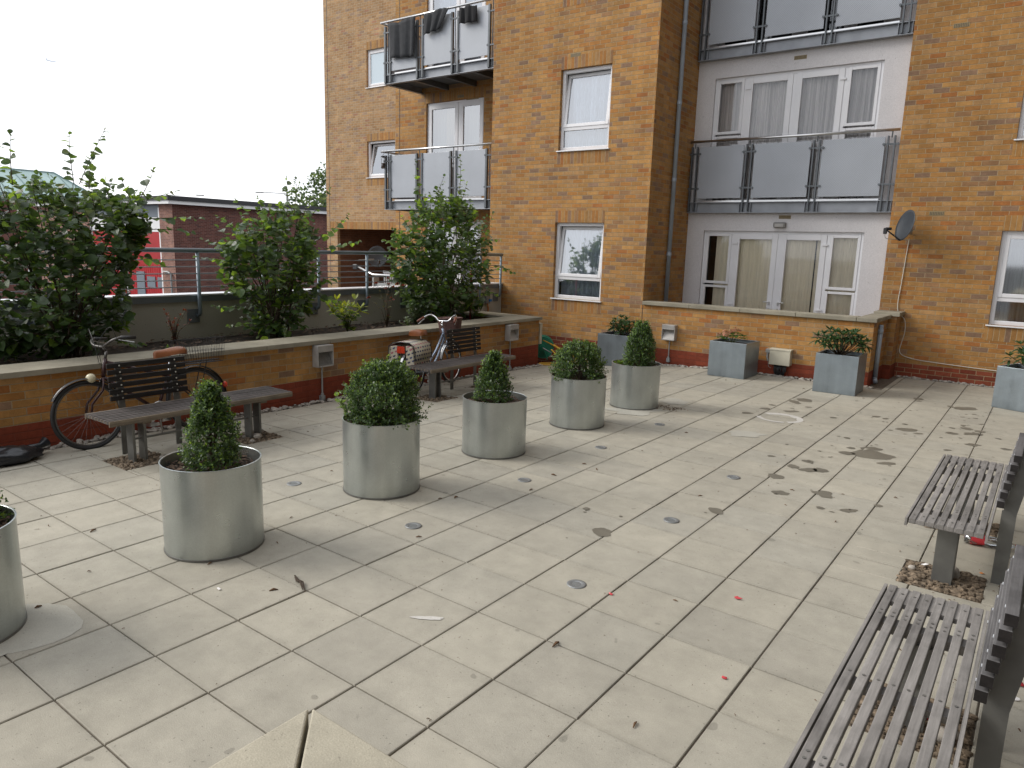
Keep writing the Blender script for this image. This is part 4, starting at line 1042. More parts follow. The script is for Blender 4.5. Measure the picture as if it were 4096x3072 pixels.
# weeds in two planters
def sprigs(name, label, cat, c, n, hgt, spread, mats, kind, lw, seed, per=7, stemm='stemgreen', group=None, lean=(0,0), lscale=1.0):
    rr = random.Random(seed); t = thing(name, label, cat, c, 0, group); st = MB(); mb = MB(); c = V3(c)
    for i in range(n):
        a = rr.random()*6.28; d = V3((math.cos(a)*spread*rr.uniform(.2,1)+lean[0], math.sin(a)*spread*rr.uniform(.2,1)+lean[1], hgt*rr.uniform(.55,1)))
        m1 = V3((d.x*.3,d.y*.3,d.z*.6)); pts = [c, c+m1, c+d]; st.tube(pts, [.006*lscale,.004*lscale,.002], 5)
        for k in range(per):
            tt = (k+1)/per; q = (c+m1*2*tt if tt < .5 else (c+m1)*(2-2*tt)+(c+d)*(2*tt-1)); 
            if rr.random() < .12: continue
            aa = k*2.4+rr.random(); ld = V3((math.cos(aa),math.sin(aa),rr.uniform(-.1,.6))); mb.m = rr.randrange(len(mats))
            leaf(mb, q, ld, (V3((0,0,1))+rv(rr)*.4).normalized(), lw[0]*rr.uniform(.7,1.15), lw[1], .2, rr.uniform(.1,.4), kind)
        mb.m = 0
        for k in range(3): aa = rr.random()*6.28; leaf(mb, c+d, V3((math.cos(aa)*.6,math.sin(aa)*.6,1)), V3((math.cos(aa),math.sin(aa),.5)), lw[0]*.8, lw[1], .2, .1, kind)
    st.build('stems', M[stemm], t, smooth=True); mb.build('foliage', mats, t); return t
sprigs('weed', 'pale green weed leaning over the rim beside the biggest round bush', 'weed', (-.74,3.08,tops[2]), 6, .22, .10, [BOXM[2]], 'lance', (.05,.022), 41, lean=(-.06,-.06))
sprigs('weed', 'low green weed creeping at the rim of the farthest round planter', 'weed', (-.70,7.50,tops[5]), 7, .06, .10, [BOXM[2],BOXM[1]], 'lance', (.05,.03), 42, per=4)

# ------------------------------------------------------------------ square zinc planters and their plants
def box_planter(label, cx, cy, w, H, rz=0):
    z0 = fl(cx,cy)+.002
    t = thing('square_planter', label, 'planter', (cx,cy,z0), rz, 'square zinc planters along the facade')
    h = w/2; th = .012
    mb = MB()
    mb.box((-h,-h,0),(h,-h+th,H)); mb.box((-h,h-th,0),(h,h,H)); mb.box((-h,-h+th,0),(-h+th,h-th,H)); mb.box((h-th,-h+th,0),(h,h-th,H))
    for (a,b) in (((-h,-h),(h,-h+.03)),((-h,h-.03),(h,h)),((-h,-h+.03),(-h+.03,h-.03)),((h-.03,-h+.03),(h,h-.03))): mb.box((a[0],a[1],H),(b[0],b[1],H+.004))
    o = mb.build('shell', M['zincbox'], None, bevel=.003); o.parent = t
    mb = MB(); mb.box((-h+th+.001,-h+th+.001,H-.08),(h-th-.001,h-th-.001,H-.05)); o = mb.build('soil', M['soil'], None); o.parent = t
    return z0+H-.05
tb = [box_planter('square zinc planter half hidden behind the farthest round planter', -2.56, 10.95, .60, .56, .03), box_planter('square zinc planter with fading hydrangea under the french doors', -.42, 10.84, .60, .555, -.02), box_planter('square zinc planter with a lush rhododendron near the wall corner', 1.24, 10.66, .58, .56, .01), box_planter('square zinc planter cut off by the right edge', 3.50, 11.19, .58, .56, -.35)]
def rhodo(label, c, n, hgt, spread, seed, ln=.13, w=.036, flat=1.0):
    rr = random.Random(seed); t = thing('rhododendron', label, 'plant', c, 0, 'rhododendrons in square planters'); st = MB(); mb = MB(); c = V3(c)
    for i in range(n):
        a = i*2.4+rr.random()*.5; rad = spread*math.sqrt((i+.5)/n); tip = c + V3((math.cos(a)*rad, math.sin(a)*rad, hgt*(1-.55*(rad/spread)**2)*rr.uniform(.75,1.05)+.04))
        m1 = c*.6+tip*.4+V3((0,0,-.02)); st.tube([c,m1,tip], [.010,.007,.004], 5)
        for ring, nl in ((0,6),(1,7),(2,5)):
            for k in range(nl):
                aa = 6.28*k/nl+ring*.5+rr.random()*.4; out = V3((math.cos(a),math.sin(a),0))*.35*(rad/spread)
                ld = V3((math.cos(aa),math.sin(aa),.75-.55*ring))+out; mb.m = rr.randrange(2)
                leaf(mb, tip-V3((0,0,.028*ring)), ld, (V3((0,0,1))-ld*.2+rv(rr)*.15).normalized(), ln*rr.uniform(.75,1.1), w, .18, .12+.12*ring, 'lance')
    st.build('stems', M['stem'], t, smooth=True); mb.build('foliage', RHOD, t); return t
rhodo('dark rhododendron in the half hidden square planter by the bay', (-2.50,10.93,tb[0]), 16, .30, .27, 51)
rhodo('lush whorled rhododendron in the square planter near the wall corner', (1.21,10.66,tb[2]), 22, .40, .36, 52)
rhodo('rhododendron in the square planter at the right edge', (3.58,11.15,tb[3]), 18, .42, .34, 53)
def hydrangea(label, c, seed):
    rr = random.Random(seed); t = thing('hydrangea', label, 'plant', c); st = MB(); mb = MB(); fm = MB(); c = V3(c)
    for i in range(16):
        a = i*2.4; rad = .22*math.sqrt((i+.5)/16); tip = c+V3((math.cos(a)*rad,math.sin(a)*rad,.17*rr.uniform(.75,1.15)*(1-.4*(rad/.22)**2)+.02)); st.tube([c,tip],[.005,.003],5)
        for k in range(5):
            aa = rr.random()*6.28; mb.m = 1; leaf(mb, tip-V3((0,0,.02)), V3((math.cos(aa),math.sin(aa),.3)), V3((0,0,1)), .085, .06, .2, .3, 'hazel')
        if tip.x < c.x+.05 or i%3 == 0:
            for k in range(38):
                d = rv(rr); d.z = abs(d.z); q = tip+V3((0,0,.02))+d*.05; n1 = d.orthogonal().normalized()*.011; n2 = d.cross(n1); mb.m = 0 if rr.random() < .85 else 1; mb.add([q-n1,q-n2,q+n1,q+n2],[(0,1,2,3)])
    st.build('stems', M['stemgreen'], t); mb.build('foliage', PINK, t)
hydrangea('small hydrangea with faded brownish pink heads in a square planter', (-.46,10.80,tb[1]), 54)

# small plants in the raised bed
sprigs('aucuba', 'bright yellow green shrub in the bed between two big shrubs', 'shrub', (-4.80,6.55,.62), 17, .50, .26, LIME, 'lance', (.15,.052), 61, per=9)
sprigs('nandina', 'thin reddish leaved plant in the bed above the bicycle saddle', 'shrub', (-4.95,3.95,.62), 16, .46, .20, REDL, 'lance', (.05,.016), 62, per=12, stemm='stem')
sprigs('bare_shrub', 'bare twiggy plant with a few red leaves by the railing', 'shrub', (-4.9,7.45,.62), 8, .78, .30, [REDL[0],REDL[1]], 'hazel', (.055,.045), 63, per=5, stemm='stem')
sprigs('weed', 'small pale weed by the coping below the middle shrub', 'weed', (-4.25,5.05,.64), 5, .22, .06, [HAZ[3],LIME[1]], 'lance', (.04,.018), 64, per=7)
sprigs('weed', 'small grey green weed on the soil behind the bicycle saddle', 'weed', (-4.27,7.30,.64), 9, .20, .16, [HAZ[3],HAZ[2]], 'lance', (.05,.02), 65, per=7)
sprigs('sage_bush', 'low grey green bush beneath the tall shrub by the balcony', 'shrub', (-4.75,7.95,.62), 22, .34, .24, [HAZ[3],HAZ[0]], 'lance', (.09,.04), 66, per=8)
sprigs('iris', 'strappy green leaves at the right end of the bed', 'plant', (-4.75,9.40,.62), 12, .34, .22, [HAZ[1],HAZ[2]], 'strap', (.26,.03), 67, per=3)
sprigs('weed', 'tiny weed at the edge of the soil beneath the huge left shrub', 'weed', (-4.25,3.55,.64), 6, .10, .07, [HAZ[2],LIME[1]], 'lance', (.04,.018), 68, per=5)
mb = MB(); mb.tube([(-4.98,9.62,.6),(-4.98,9.62,1.5)], .022, 10); o = mb.build('red_pole', M['redscrap'], None, smooth=True, loc=(-4.98,9.62,.6)); tag(o, 'thin red pole standing behind the tall shrub in the bed', 'pole')

# ------------------------------------------------------------------ wall lights, boxes, dish, hose
def wall_light(label, Mx, ribs, zbot, rz):
    t = thing('wall_light', label, 'light', Mx.to_translation(), rz, 'recessed box lights on the walls')
    # local: wall at x=0, front at +x, y across, z up from the bottom
    def bl(mb, name, m, par, **k): o = mb.build(name, m, None, **k); o.parent = par; return o
    w, h, d = .125, .275, .115; fw = .014
    mb = MB()
    mb.box((.001,-w,0),(d,-w+fw,h)); mb.box((.001,w-fw,0),(d,w,h)); mb.box((.001,-w+fw,h-.085),(d,w-fw,h)); mb.box((.001,-w+fw,0),(d,w-fw,.018)); mb.box((.001,-w+fw,.018),(.012,w-fw,h-.085))
    hs = bl(mb, 'housing', M['cast'], t, bevel=.006)
    mb = MB(); mb.add([(.013,-w+fw,h-.086),(.013,w-fw,h-.086),(d-.006,w-fw,.0185),(d-.006,-w+fw,.0185),(.013,-w+fw,.0185),(.013,w-fw,.0185)],[(0,3,2,1),(0,4,3),(1,2,5)])
    if ribs:
        for i in range(14):
            q = i/14; mb.box((.013+(d-.02)*q+.002,-w+fw+.002,h-.086-(h-.105)*q-.004),(.013+(d-.02)*q+.010,w-fw-.002,h-.086-(h-.105)*q))
    bl(mb, 'reflector', M['cast'] if not ribs else M['castdark'], hs)
    mb = MB(); mb.tube([(.03,.0,-.002),(.03,.0,zbot+.10)], .011, 8); mb.tube([(.03,0,zbot+.10),(.03,0,zbot+.02)], [.018,.030], 8); mb.box((.004,-.03,zbot),(.05,.03,zbot+.07)); bl(mb, 'conduit', M['lead'], t)
    return t
wall_light('ribbed grey box light on the raised bed between the two benches', Matrix.Translation((XL,5.20,.385)), True, -.385+fl(XL,5.2), 0)
wall_light('plain grey box light near the far end of the raised bed', Matrix.Translation((XL,9.19,.375)), False, -.40+fl(XL,9.1), 0)
wall_light('light grey box light on the terrace wall above white pebbles', Matrix.Translation((-1.77,YA,.395)), False, -.395, -math.pi/2)
t = thing('junction_box', 'cream cable box with black cables on the terrace wall', 'box', (.19,YA,.19))
mb = MB(); mb.box((.03,YA-.13,.19),(.36,YA-.001,.445)); mb.build('housing', M['ivory'], t, bevel=.008)
mb = MB(); mb.box((.022,YA-.137,.425),(.368,YA-.001,.452)); mb.build('lid', M['ivory'], t, bevel=.005)
mb = MB(); rr = random.Random(4)
for k in range(9):
    x = .11+.022*k; mb.tube([(x,YA-.06,.20),(x*.9+.02+rr.uniform(-.02,.02),YA-.07,.10),(.14+.012*k,YA-.05,.0)], .013, 6)
mb.build('cable', M['dark'], t, smooth=True)
mb = MB(); mb.box((-.05,YA-.09,.37),(.02,YA-.001,.43)); mb.tube([(-.02,YA-.06,.37),(-.02,YA-.06,.28),(.0,YA-.06,.24)], .02, 8); mb.tube([(-.01,YA-.05,.25),(.01,YA-.05,.14),(.05,YA-.05,.12)], .005, 6); mb.build('socket', M['lead'], t, bevel=.004)
# satellite dishes
def dish_thing(label, c, aim, r, roll=0):
    t = thing('satellite_dish', label, 'satellite dish', c); c = V3(c); aim = V3(aim).normalized()
    s = aim.cross(V3((0,0,1))).normalized(); u = s.cross(aim)
    n, m = 36, 7; vs = []; 
    for side in (0,1):
        for j in range(m+1):
            q = j/m
            for i in range(n):
                a = 2*math.pi*i/n; vs.append(c + (s*math.cos(a)*.92 + u*math.sin(a))*(r*q) + aim*(.16*r*q*q - side*.008))
    fs = [((j*n+i),(j*n+(i+1)%n),((j+1)*n+(i+1)%n),((j+1)*n+i)) for j in range(m) for i in range(n)]; o_ = (m+1)*n
    fs += [tuple(o_+q for q in f[::-1]) for f in fs]; fs += [(m*n+i, m*n+(i+1)%n, o_+m*n+(i+1)%n, o_+m*n+i) for i in range(n)]
    mb = MB(); mb.add(vs, fs); mb.build('reflector', M['dish'], t, smooth=True)
    tip = c + aim*(r*1.30) - u*(r*.55); mb = MB(); mb.tube([c-u*r*.97+aim*.03, tip], .012, 8); mb.build('arm', M['dark'], t)
    mb = MB(); mb.tube([tip-aim*.0+u*.005, tip-aim*.09+u*.03], .024, 10); mb.box(tip-V3((.025,.03,.075)), tip+V3((.025,.025,.02))); mb.build('receiver', M['dark'], t, bevel=.006)
    mb = MB(); mb.tube([c-aim*.01, c-aim*.10-u*.05, (c.x+.02, YR if c.y > 11 else c.y+.2, c.z-.1)], .02, 8); mb.build('mount', M['lead'], t)
    return tip
tip = dish_thing('dark grey satellite dish on the brick wall right of the french doors', (1.575,12.60,2.46), (-.74,-.62,.22), .25)
mb = MB(); pts = [(1.60,12.80,2.26),(1.585,12.885,2.20),(1.56,12.885,1.6),(1.55,12.885,1.12),(1.675,12.885,.95),(1.70,12.885,.75),(1.67,12.885,.55),(1.66,12.885,.42),(1.74,12.885,.345),(1.95,12.885,.305),(2.3,12.885,.285),(2.7,12.885,.27),(3.3,12.885,.255),(4.2,12.885,.25)]
def cr(P, k=6):
    P = [V3(p) for p in P]; out = []
    for i in range(len(P)-1):
        a = P[max(i-1,0)]; b = P[i]; c = P[i+1]; d = P[min(i+2,len(P)-1)]
        for j in range(k):
            t = j/k; out.append(.5*((2*b)+(c-a)*t+(2*a-5*b+4*c-d)*t*t+(3*b-a-3*c+d)*t**3))
    return out+[P[-1]]
mb.tube(cr(pts), .0065, 6); o = mb.build('cable', M['cablewhite'], None, smooth=True, loc=pts[0]); tag(o, 'loose white cable drooping from the satellite dish along the brick wall', 'cable')
mb = MB(); mb.tube(cr([tuple(tip-V3((0,0,.07))), tuple(tip+V3((.02,.01,-.14))), tuple(tip+V3((.12,.1,-.15))), (1.58,12.75,2.24)]), .004, 5); o = mb.build('cable', M['lead'], None, smooth=True, loc=tuple(tip)); tag(o, 'thin grey loop of cable under the dish receiver', 'cable')
# hose reel at the far end of the bed
zf = fl(-3.5,10.5)
t = thing('hose_reel', 'green garden hose reel on the ground behind the end of the raised bed', 'hose reel', (-3.75,10.5,zf))
def ringdisc(mb, c, ax, r, th):
    ax = V3(ax).normalized(); c = V3(c); mb.tube([c-ax*th/2, c+ax*th/2], r, 36)
ax = V3((.55,-.83,0)).normalized(); cc = V3((-4.02,10.62,zf+.23))
mb = MB(); ringdisc(mb, cc-ax*.0, ax, .20, .02); mb.torus(cc, ax, .20, .014, 40, 8); mb.build('flange', M['green'], t, smooth=False)
mb = MB(); c2 = cc-ax*.20; ringdisc(mb, c2, ax, .20, .02); mb.torus(c2, ax, .20, .014, 40, 8); mb.build('flange', M['green'], t)
mb = MB(); mb.tube([cc, c2], .09, 16); mb.torus(cc-ax*.06, ax, .12, .012); mb.torus(cc-ax*.10, ax, .13, .012); mb.torus(cc-ax*.14, ax, .12, .012); mb.build('drum', M['hose'], t)
mb = MB(); mb.tube([cc+ax*.02, cc+ax*.06], .055, 14); s_ = ax.cross(V3((0,0,1))); mb.bar(cc+ax*.03, cc+ax*.03-s_*.10-V3((0,0,.22)), .05, .02); mb.bar(cc+ax*.03, cc+ax*.03+s_*.12-V3((0,0,.22)), .05, .02); mb.bar(c2-ax*.03, c2-ax*.03-s_*.10-V3((0,0,.22)), .05, .02); mb.build('stand', M['green'], t)
mb = MB(); mb.tube([cc+ax*.05, cc+ax*.06+V3((.08,.0,-.03)), cc+ax*.06+V3((.20,.02,-.08))], .010, 8); mb.build('crank', M['lead'], t, smooth=True)
hp = [tuple(cc+V3((0,0,.14))),tuple(cc+V3((.16,.08,.06))),(-3.5,10.85,zf+.10),(-3.1,10.75,zf+.04),(-2.9,10.5,zf+.013),(-3.15,10.22,zf+.013),(-3.45,10.12,zf+.013),(-3.66,10.02,zf+.02),(-3.69,10.14,zf+.02),(-3.5,10.36,zf+.02),(-3.3,10.7,zf+.08),tuple(cc+V3((.22,.12,.02)))]
mb = MB(); mb.tube(cr(hp), .0135, 8); mb.tube(cr([tuple(cc+V3((.15,.15,.05))),(-3.5,11.0,zf+.06),(-3.1,11.0,zf+.013),(-2.85,10.85,zf+.013)]), .0135, 8); mb.tube(cr([tuple(cc+V3((.2,.0,-.02))),(-3.55,10.6,zf+.04),(-3.25,10.55,zf+.013),(-2.95,10.6,zf+.013)]), .0135, 8)
o = mb.build('garden_hose', M['hose'], None, smooth=True, loc=(-3.3,9.8,zf)); tag(o, 'yellow garden hose looped on the slabs in front of the green reel', 'hose')
mb = MB(); mb.box((-3.90,10.13,.22),(-3.80,10.22,.60)); mb.box((-3.79,10.14,.22),(-3.765,10.21,.595)); o = mb.build('cable_trunking', M['ivory'], None, bevel=.004, loc=(-3.85,10.16,.2)); tag(o, 'upright cream plastic trunking box behind the end of the raised bed', 'box')

# in-ground lights
proto = None; k = 0
lbl = ['bright steel floor light between the first and second round planters on the bench side', 'steel floor light right of the second round planter, nearest the planters', 'steel floor light right of the third round planter, middle of the paving', 'steel floor light right of the fourth round planter', 'dull floor light near the farthest round planter', 'steel floor light in the foreground paving, largest ring', 'steel floor light halfway along the open paving beside a damp patch', 'dull floor light in the open paving farther back']
for (x,y), lb in zip([(-1.14,2.84),(.23,2.82),(.22,4.17),(.19,5.52),(.20,6.84),(1.59,2.80),(1.58,4.14),(1.56,5.48)], lbl):
    z = fl(x,y)
    if proto is None:
        t = thing('floor_light', lb, 'light', (x,y,z), 0, 'round steel lights set in the paving'); proto = t
        mb = MB(); mb.lathe([(.058,.001),(.058,.005),(.052,.0065),(.034,.006),(.030,.0035)], 32); o = mb.build('trim_ring', M['dullsteel'], None, smooth=True); o.parent = t
        mb = MB(); mb.lathe([(.031,.0036),(.018,.0044),(.0005,.0046)], 24); o = mb.build('lens', simple('frosted_lens', (.17,.18,.18), .25), None, smooth=True); o.parent = t
    else:
        c = copy_tree(proto); c.location = (x,y,z); c['label'] = lb

# ------------------------------------------------------------------ bicycles
def bicycle(label, loc, rz, lean, frame, stepthru, bars, fbasket, rbasket, grips, r=.31):
    t = thing('bicycle', label, 'bicycle', loc); t.rotation_euler = (lean, 0, rz)
    def bl(mb, name, m, par, **k): o = mb.build(name, m, None, **k); o.parent = par; return o
    rh, fh = V3((-.53,0,r)), V3((.53,0,r))
    for h in (rh, fh):
        w = bl(MB(), 'wheel', M['tyre'], t); w.data.clear_geometry(); w.name = 'wheel'
        mb = MB(); mb.torus(h, (0,1,0), r-.018, .018, 48, 10); me = mb.build('tyre', M['tyre'], None, smooth=True); me.parent = w
        mb = MB(); mb.torus(h, (0,1,0), r-.042, .010, 48, 6); o = bl(mb, 'rim', M['chrome'] if stepthru else M['rimgrey'], w, smooth=True)
        mb = MB()
        for i in range(28):
            a = 2*math.pi*i/28; s = .018*(1 if i%2 else -1); mb.tube([h+V3((0,s,0)), h+V3((math.cos(a)*(r-.045),0,math.sin(a)*(r-.045)))], .0011, 4, False)
        mb.tube([h-V3((0,.045,0)), h+V3((0,.045,0))], .02, 10); bl(mb, 'spoke', M['rimgrey'], w)
        mb = MB(); a0, a1 = (R(20),R(190)) if h is rh else (R(30),R(165))
        n = 22
        for i in range(n):
            q = [a0+(a1-a0)*j/n for j in (i,i+1)]; P = []
            for a in q:
                for (yy,dr) in ((-.026,.010),(-.014,.020),(.014,.020),(.026,.010)): P.append(h+V3((math.cos(a)*(r+dr),yy,math.sin(a)*(r+dr))))
            mb.add(P, [(0,1,5,4),(1,2,6,5),(2,3,7,6)])
        bl(mb, 'mudguard', M['fender'] if not stepthru else M['steel'], t, smooth=True)
    bb = V3((-.11,0,.27)); st_ = V3((-.27,0,.62)); hd1 = V3((.36,0,.66)); hd0 = V3((.32,0,.83))
    mb = MB()
    mb.tube([bb, st_], .016, 10); mb.tube([hd0, hd1], .019, 10)
    for s in (-1,1):
        mb.tube([bb+V3((0,s*.03,0)), rh+V3((0,s*.06,0))], .009, 8); mb.tube([st_+V3((0,s*.015,-.04)), rh+V3((0,s*.06,0))], .008, 8)
        mb.tube([hd1+V3((.005,s*.02,-.01)), hd1+V3((.04,s*.05,-.12)), fh+V3((-.02,s*.055,.1)), fh+V3((0,s*.055,0))], .011, 8)
    if stepthru:
        mb.tube([hd1+V3((0,0,.02)), (.12,0,.42), (-.02,0,.31), bb], .019, 10); mb.tube([hd1+V3((-.01,0,.12)), (.10,0,.53), (-.08,0,.40), (-.20,0,.42)], .017, 10)
    else:
        mb.tube([hd1, bb], .017, 10); mb.tube([hd0-V3((0,0,.03)), st_-V3((0,0,.03))], .014, 10)
    bl(mb, 'frame', frame, t, smooth=True)
    mb = MB(); mb.tube([st_, V3((-.305,0,.80))], .012, 8); bl(mb, 'seat_post', M['chrome'], t)
    mb = MB(); vs = []; prof = [(-.43,.095,.0),(-.40,.11,.012),(-.34,.105,.012),(-.27,.06,.0),(-.20,.033,-.006),(-.15,.022,-.012)]
    for (x,w,dz) in prof:
        for (fy,z) in ((-1,-.055),(-1,-.02),(-.7,.0),(0,.008),(.7,.0),(1,-.02),(1,-.055)): vs.append((-.29+(x+.29)*1.12,fy*w*1.05,.86+(dz+z)*1.2))
    fs = [(i*7+j,i*7+j+1,(i+1)*7+j+1,(i+1)*7+j) for i in range(5) for j in range(6)]+[tuple(range(6,-1,-1)),tuple(35+j for j in range(7))]
    mb.add(vs, fs); o = bl(mb, 'saddle', M['tan'], t, smooth=True); sm = o.modifiers.new('s','SUBSURF'); sm.levels = 1; sm.render_levels = 2
    # handlebars
    hs = V3((.30,0,.90)); mb = MB(); mb.tube([hd0, hs], .013, 10); top = hs+V3((.03,0,.04)); mb.tube([hs, top], .012, 8)
    for s in (-1,1):
        if bars == 'swept': pts = [top, top+V3((.02,s*.08,.0)), top+V3((.03,s*.15,.06)), top+V3((.0,s*.22,.085)), top+V3((-.10,s*.27,.05)), top+V3((-.19,s*.30,.01))]
        else: pts = [top, top+V3((.02,s*.12,.02)), top+V3((.0,s*.22,.06)), top+V3((-.06,s*.27,.08)), top+V3((-.16,s*.29,.07))]
        P = cr(pts); mb.tube(P, .0115, 8)
    bl(mb, 'handlebar', M['chrome'] if stepthru else M['rimgrey'], t, smooth=True)
    for s in (-1,1):
        e = top+V3((-.19,s*.30,.01)) if bars == 'swept' else top+V3((-.16,s*.29,.07)); f = top+V3((-.09,s*.266,.054)) if bars == 'swept' else top+V3((-.05,s*.268,.08))
        mb = MB(); mb.tube([f, e+(e-f)*.15], .017, 10); bl(mb, 'grip', grips, t, smooth=True)
        mb = MB(); mb.tube(cr([f+V3((.03,-s*.01,-.01)), f+V3((.06,-s*.05,.10)), V3((.38,s*.05,.98)), V3((.37,s*.02,.78))]), .0028, 5, False); bl(mb, 'brake_cable', M['dark'], t)
        mb = MB(); mb.tube([f+V3((.02,0,-.02)), e+V3((.0,0,-.045))], .006, 6); bl(mb, 'brake_lever', M['steel'], t)
    mb = MB(); mb.torus(bb+V3((0,.05,0)), (0,1,0), .085, .006, 32, 6); 
    for s in (-1,1): mb.bar(bb+V3((0,s*.065,0)), bb+V3((s*.12,s*.07,-.12)), .012, .02); mb.box(bb+V3((s*.12-.045,s*.07-(0 if s > 0 else .09),-.135)), bb+V3((s*.12+.045,s*.07+(.09 if s > 0 else 0),-.105)))
    bl(mb, 'crankset', M['steel'], t)
    mb = MB(); mb.box(bb+V3((-.40,.045,-.05)), bb+V3((.08,.062,.05))); bl(mb, 'chain_guard', M['fender'], t, bevel=.015)
    # rack
    mb = MB(); zr = 2*r+.06
    for s in (-1,1): mb.tube([(-.28,s*.055,zr),(-.80,s*.055,zr)], .006, 6); mb.tube([(-.66,s*.055,zr), rh+V3((0,s*.06,0))], .005, 6)
    for x in (-.35,-.5,-.65,-.79): mb.tube([(x,-.055,zr),(x,.055,zr)], .005, 6)
    bl(mb, 'rack', M['steel'] if stepthru else M['dark'], t)
    mb = MB(); a = R(168); c = rh+V3((math.cos(a)*(r+.02),0,math.sin(a)*(r+.02)+.03)); mb.blob(c, .03, .028, .035, 1, .02, 10, 6); bl(mb, 'rear_light', M['amber'], t, smooth=True)
    def wire(name, x0,x1,w0,w1,z0,z1,m,step):
        mb = MB()
        top_ = [(x0,-w1,z1),(x1,-w1,z1),(x1,w1,z1),(x0,w1,z1),(x0,-w1,z1)]; bot = [(x0+.03,-w0,z0),(x1-.03,-w0,z0),(x1-.03,w0,z0),(x0+.03,w0,z0),(x0+.03,-w0,z0)]
        mb.tube(top_, .0035, 6); mb.tube(bot, .0028, 6); md = [tuple((V3(a)*.5+V3(b)*.5)) for a,b in zip(top_,bot)]; mb.tube(md, .0018, 4)
        for q in range(4):
            a, b, c, d = V3(top_[q]), V3(top_[q+1]), V3(bot[q]), V3(bot[q+1]); n = max(4,int((b-a).length/step))
            for i in range(n): mb.tube([a.lerp(b,i/n), c.lerp(d,i/n)], .0016, 4, False)
        n = int((x1-x0)/step)
        for i in range(n): x = x0+.03+(x1-x0-.06)*i/n; mb.tube([(x,-w0,z0),(x,w0,z0)], .0016, 4, False)
        for i in range(6): y = -w0+2*w0*i/6; mb.tube([(x0+.03,y,z0),(x1-.03,y,z0)], .0016, 4, False)
        return bl(mb, name, m, t)
    if rbasket: wire('wire_basket', -.84,-.40,.11,.16,zr-.02,zr+.23,M['dark'],.03)
    if fbasket:
        mb = MB(); n = 40; vs = []
        for j in range(8):
            q = j/7
            for i in range(n):
                a = 2*math.pi*i/n; ca, sa = math.cos(a), math.sin(a); ex = (abs(ca)**.6)*(1 if ca > 0 else -1); ey = (abs(sa)**.6)*(1 if sa > 0 else -1)
                sc = .80+.20*q; vs.append((.53+ex*.115*sc, ey*.185*sc, .73+.235*q))
        fs = [(j*n+i,j*n+(i+1)%n,(j+1)*n+(i+1)%n,(j+1)*n+i) for j in range(7) for i in range(n)]+[tuple(range(n-1,-1,-1))]
        mb.add(vs, fs); o = bl(mb, 'wicker_basket', M['wicker'], t, smooth=True); s = o.modifiers.new('t','SOLIDIFY'); s.thickness = .012
        mb = MB(); mb.tube([vs[7*n+i] for i in range(n)]+[vs[7*n]], .011, 8); bl(mb, 'basket_rim', M['wicker'], o, smooth=True)
    else:
        mb = MB(); mb.blob((.47,0,.66), .045, .045, .045, 2, .01, 12, 8); o = bl(mb, 'headlamp', M['lens'], t, smooth=True)
    mb = MB(); mb.tube([bb+V3((-.03,-.03,0)), bb+V3((-.10,-.16,-.27))], .008, 6); bl(mb, 'kickstand', M['steel'], t)
    return t
b1 = bicycle('black bicycle with tan saddle and wire rear basket leaning behind the front bench', (-3.36,2.79,fl(-3.36,2.8)), -math.pi/2, R(7), M['maroon'], False, 'upright', False, True, M['dark'], .325)
b2 = bicycle('silver blue step through bicycle with wicker front basket behind the far bench', (-3.33,6.86,fl(-3.33,6.8)), R(102), R(-3), M['bluesteel'], True, 'swept', True, False, simple('brown_grip', (.16,.045,.025), .5), .31)
# patterned panniers hung on the second bicycle
def pannier_mat():
    m, n, l, b = mat('patterned_oilcloth'); g = NG(m); setp(b, rough=.4)
    O, o = g.obj()
    u = g.m('MULTIPLY', g.m('ADD', g.m('ADD', o[0], g.m('MULTIPLY', o[1], .9)), 3), 17); v = g.m('MULTIPLY', g.m('ADD', g.m('ADD', o[2], g.m('MULTIPLY', o[1], .35)), 3), 19)
    row = g.m('FLOOR', v); fu = g.m('SUBTRACT', g.m('FRACT', g.m('ADD', u, g.m('MULTIPLY', g.m('MODULO', row, 2), .5))), .5); fv = g.m('SUBTRACT', g.m('FRACT', v), .45)
    d = g.m('SQRT', g.m('ADD', g.m('MULTIPLY', fu, fu), g.m('MULTIPLY', fv, fv)))
    half = g.m('MULTIPLY', g.m('LESS_THAN', d, .34), g.m('LESS_THAN', fv, .12))
    w = g.white(g.xyz(g.m('FLOOR', g.m('ADD', u, g.m('MULTIPLY', g.m('MODULO', row, 2), .5))), row, 2))
    rw = g.white(g.xyz(3, row, 2))
    c = g.ramp(g.m('FRACT', g.m('ADD', rw, g.m('MULTIPLY', w, .35))), [(0,(.03,.035,.08)),(.3,(.34,.10,.13)),(.55,(.20,.26,.05)),(.8,(.06,.07,.15))], True)
    l.new(g.mix(half, (.50,.46,.36), c), b.inputs['Base Color']); return m
PM_ = pannier_mat()
pn = thing('pannier_bag', 'pair of cream patterned pannier bags over the rear wheel of the far bicycle', 'bag', (-3.33,6.86,fl(-3.33,6.8))); pn.rotation_euler = (R(-3),0,R(102))
for s in (-1,1):
    mb = MB(); a = .065; b_ = .19
    y0, y1 = s*a, s*b_
    vs = [(-.78,y0,.40),(-.36,y0,.40),(-.36,y1,.40),(-.78,y1,.40),(-.78,y0,.70),(-.36,y0,.70),(-.36,y1*.92,.69),(-.78,y1*.92,.69)]
    mb.add(vs, [(3,2,1,0),(4,5,6,7),(0,1,5,4),(1,2,6,5),(2,3,7,6),(3,0,4,7)])
    o = mb.build('side_bag', PM_, None, bevel=.012); o.parent = pn
mb = MB(); prof = [(-.208,.50),(-.210,.60),(-.195,.69),(-.13,.735),(0,.745),(.13,.735),(.195,.69),(.210,.60),(.208,.50)]; vs = []
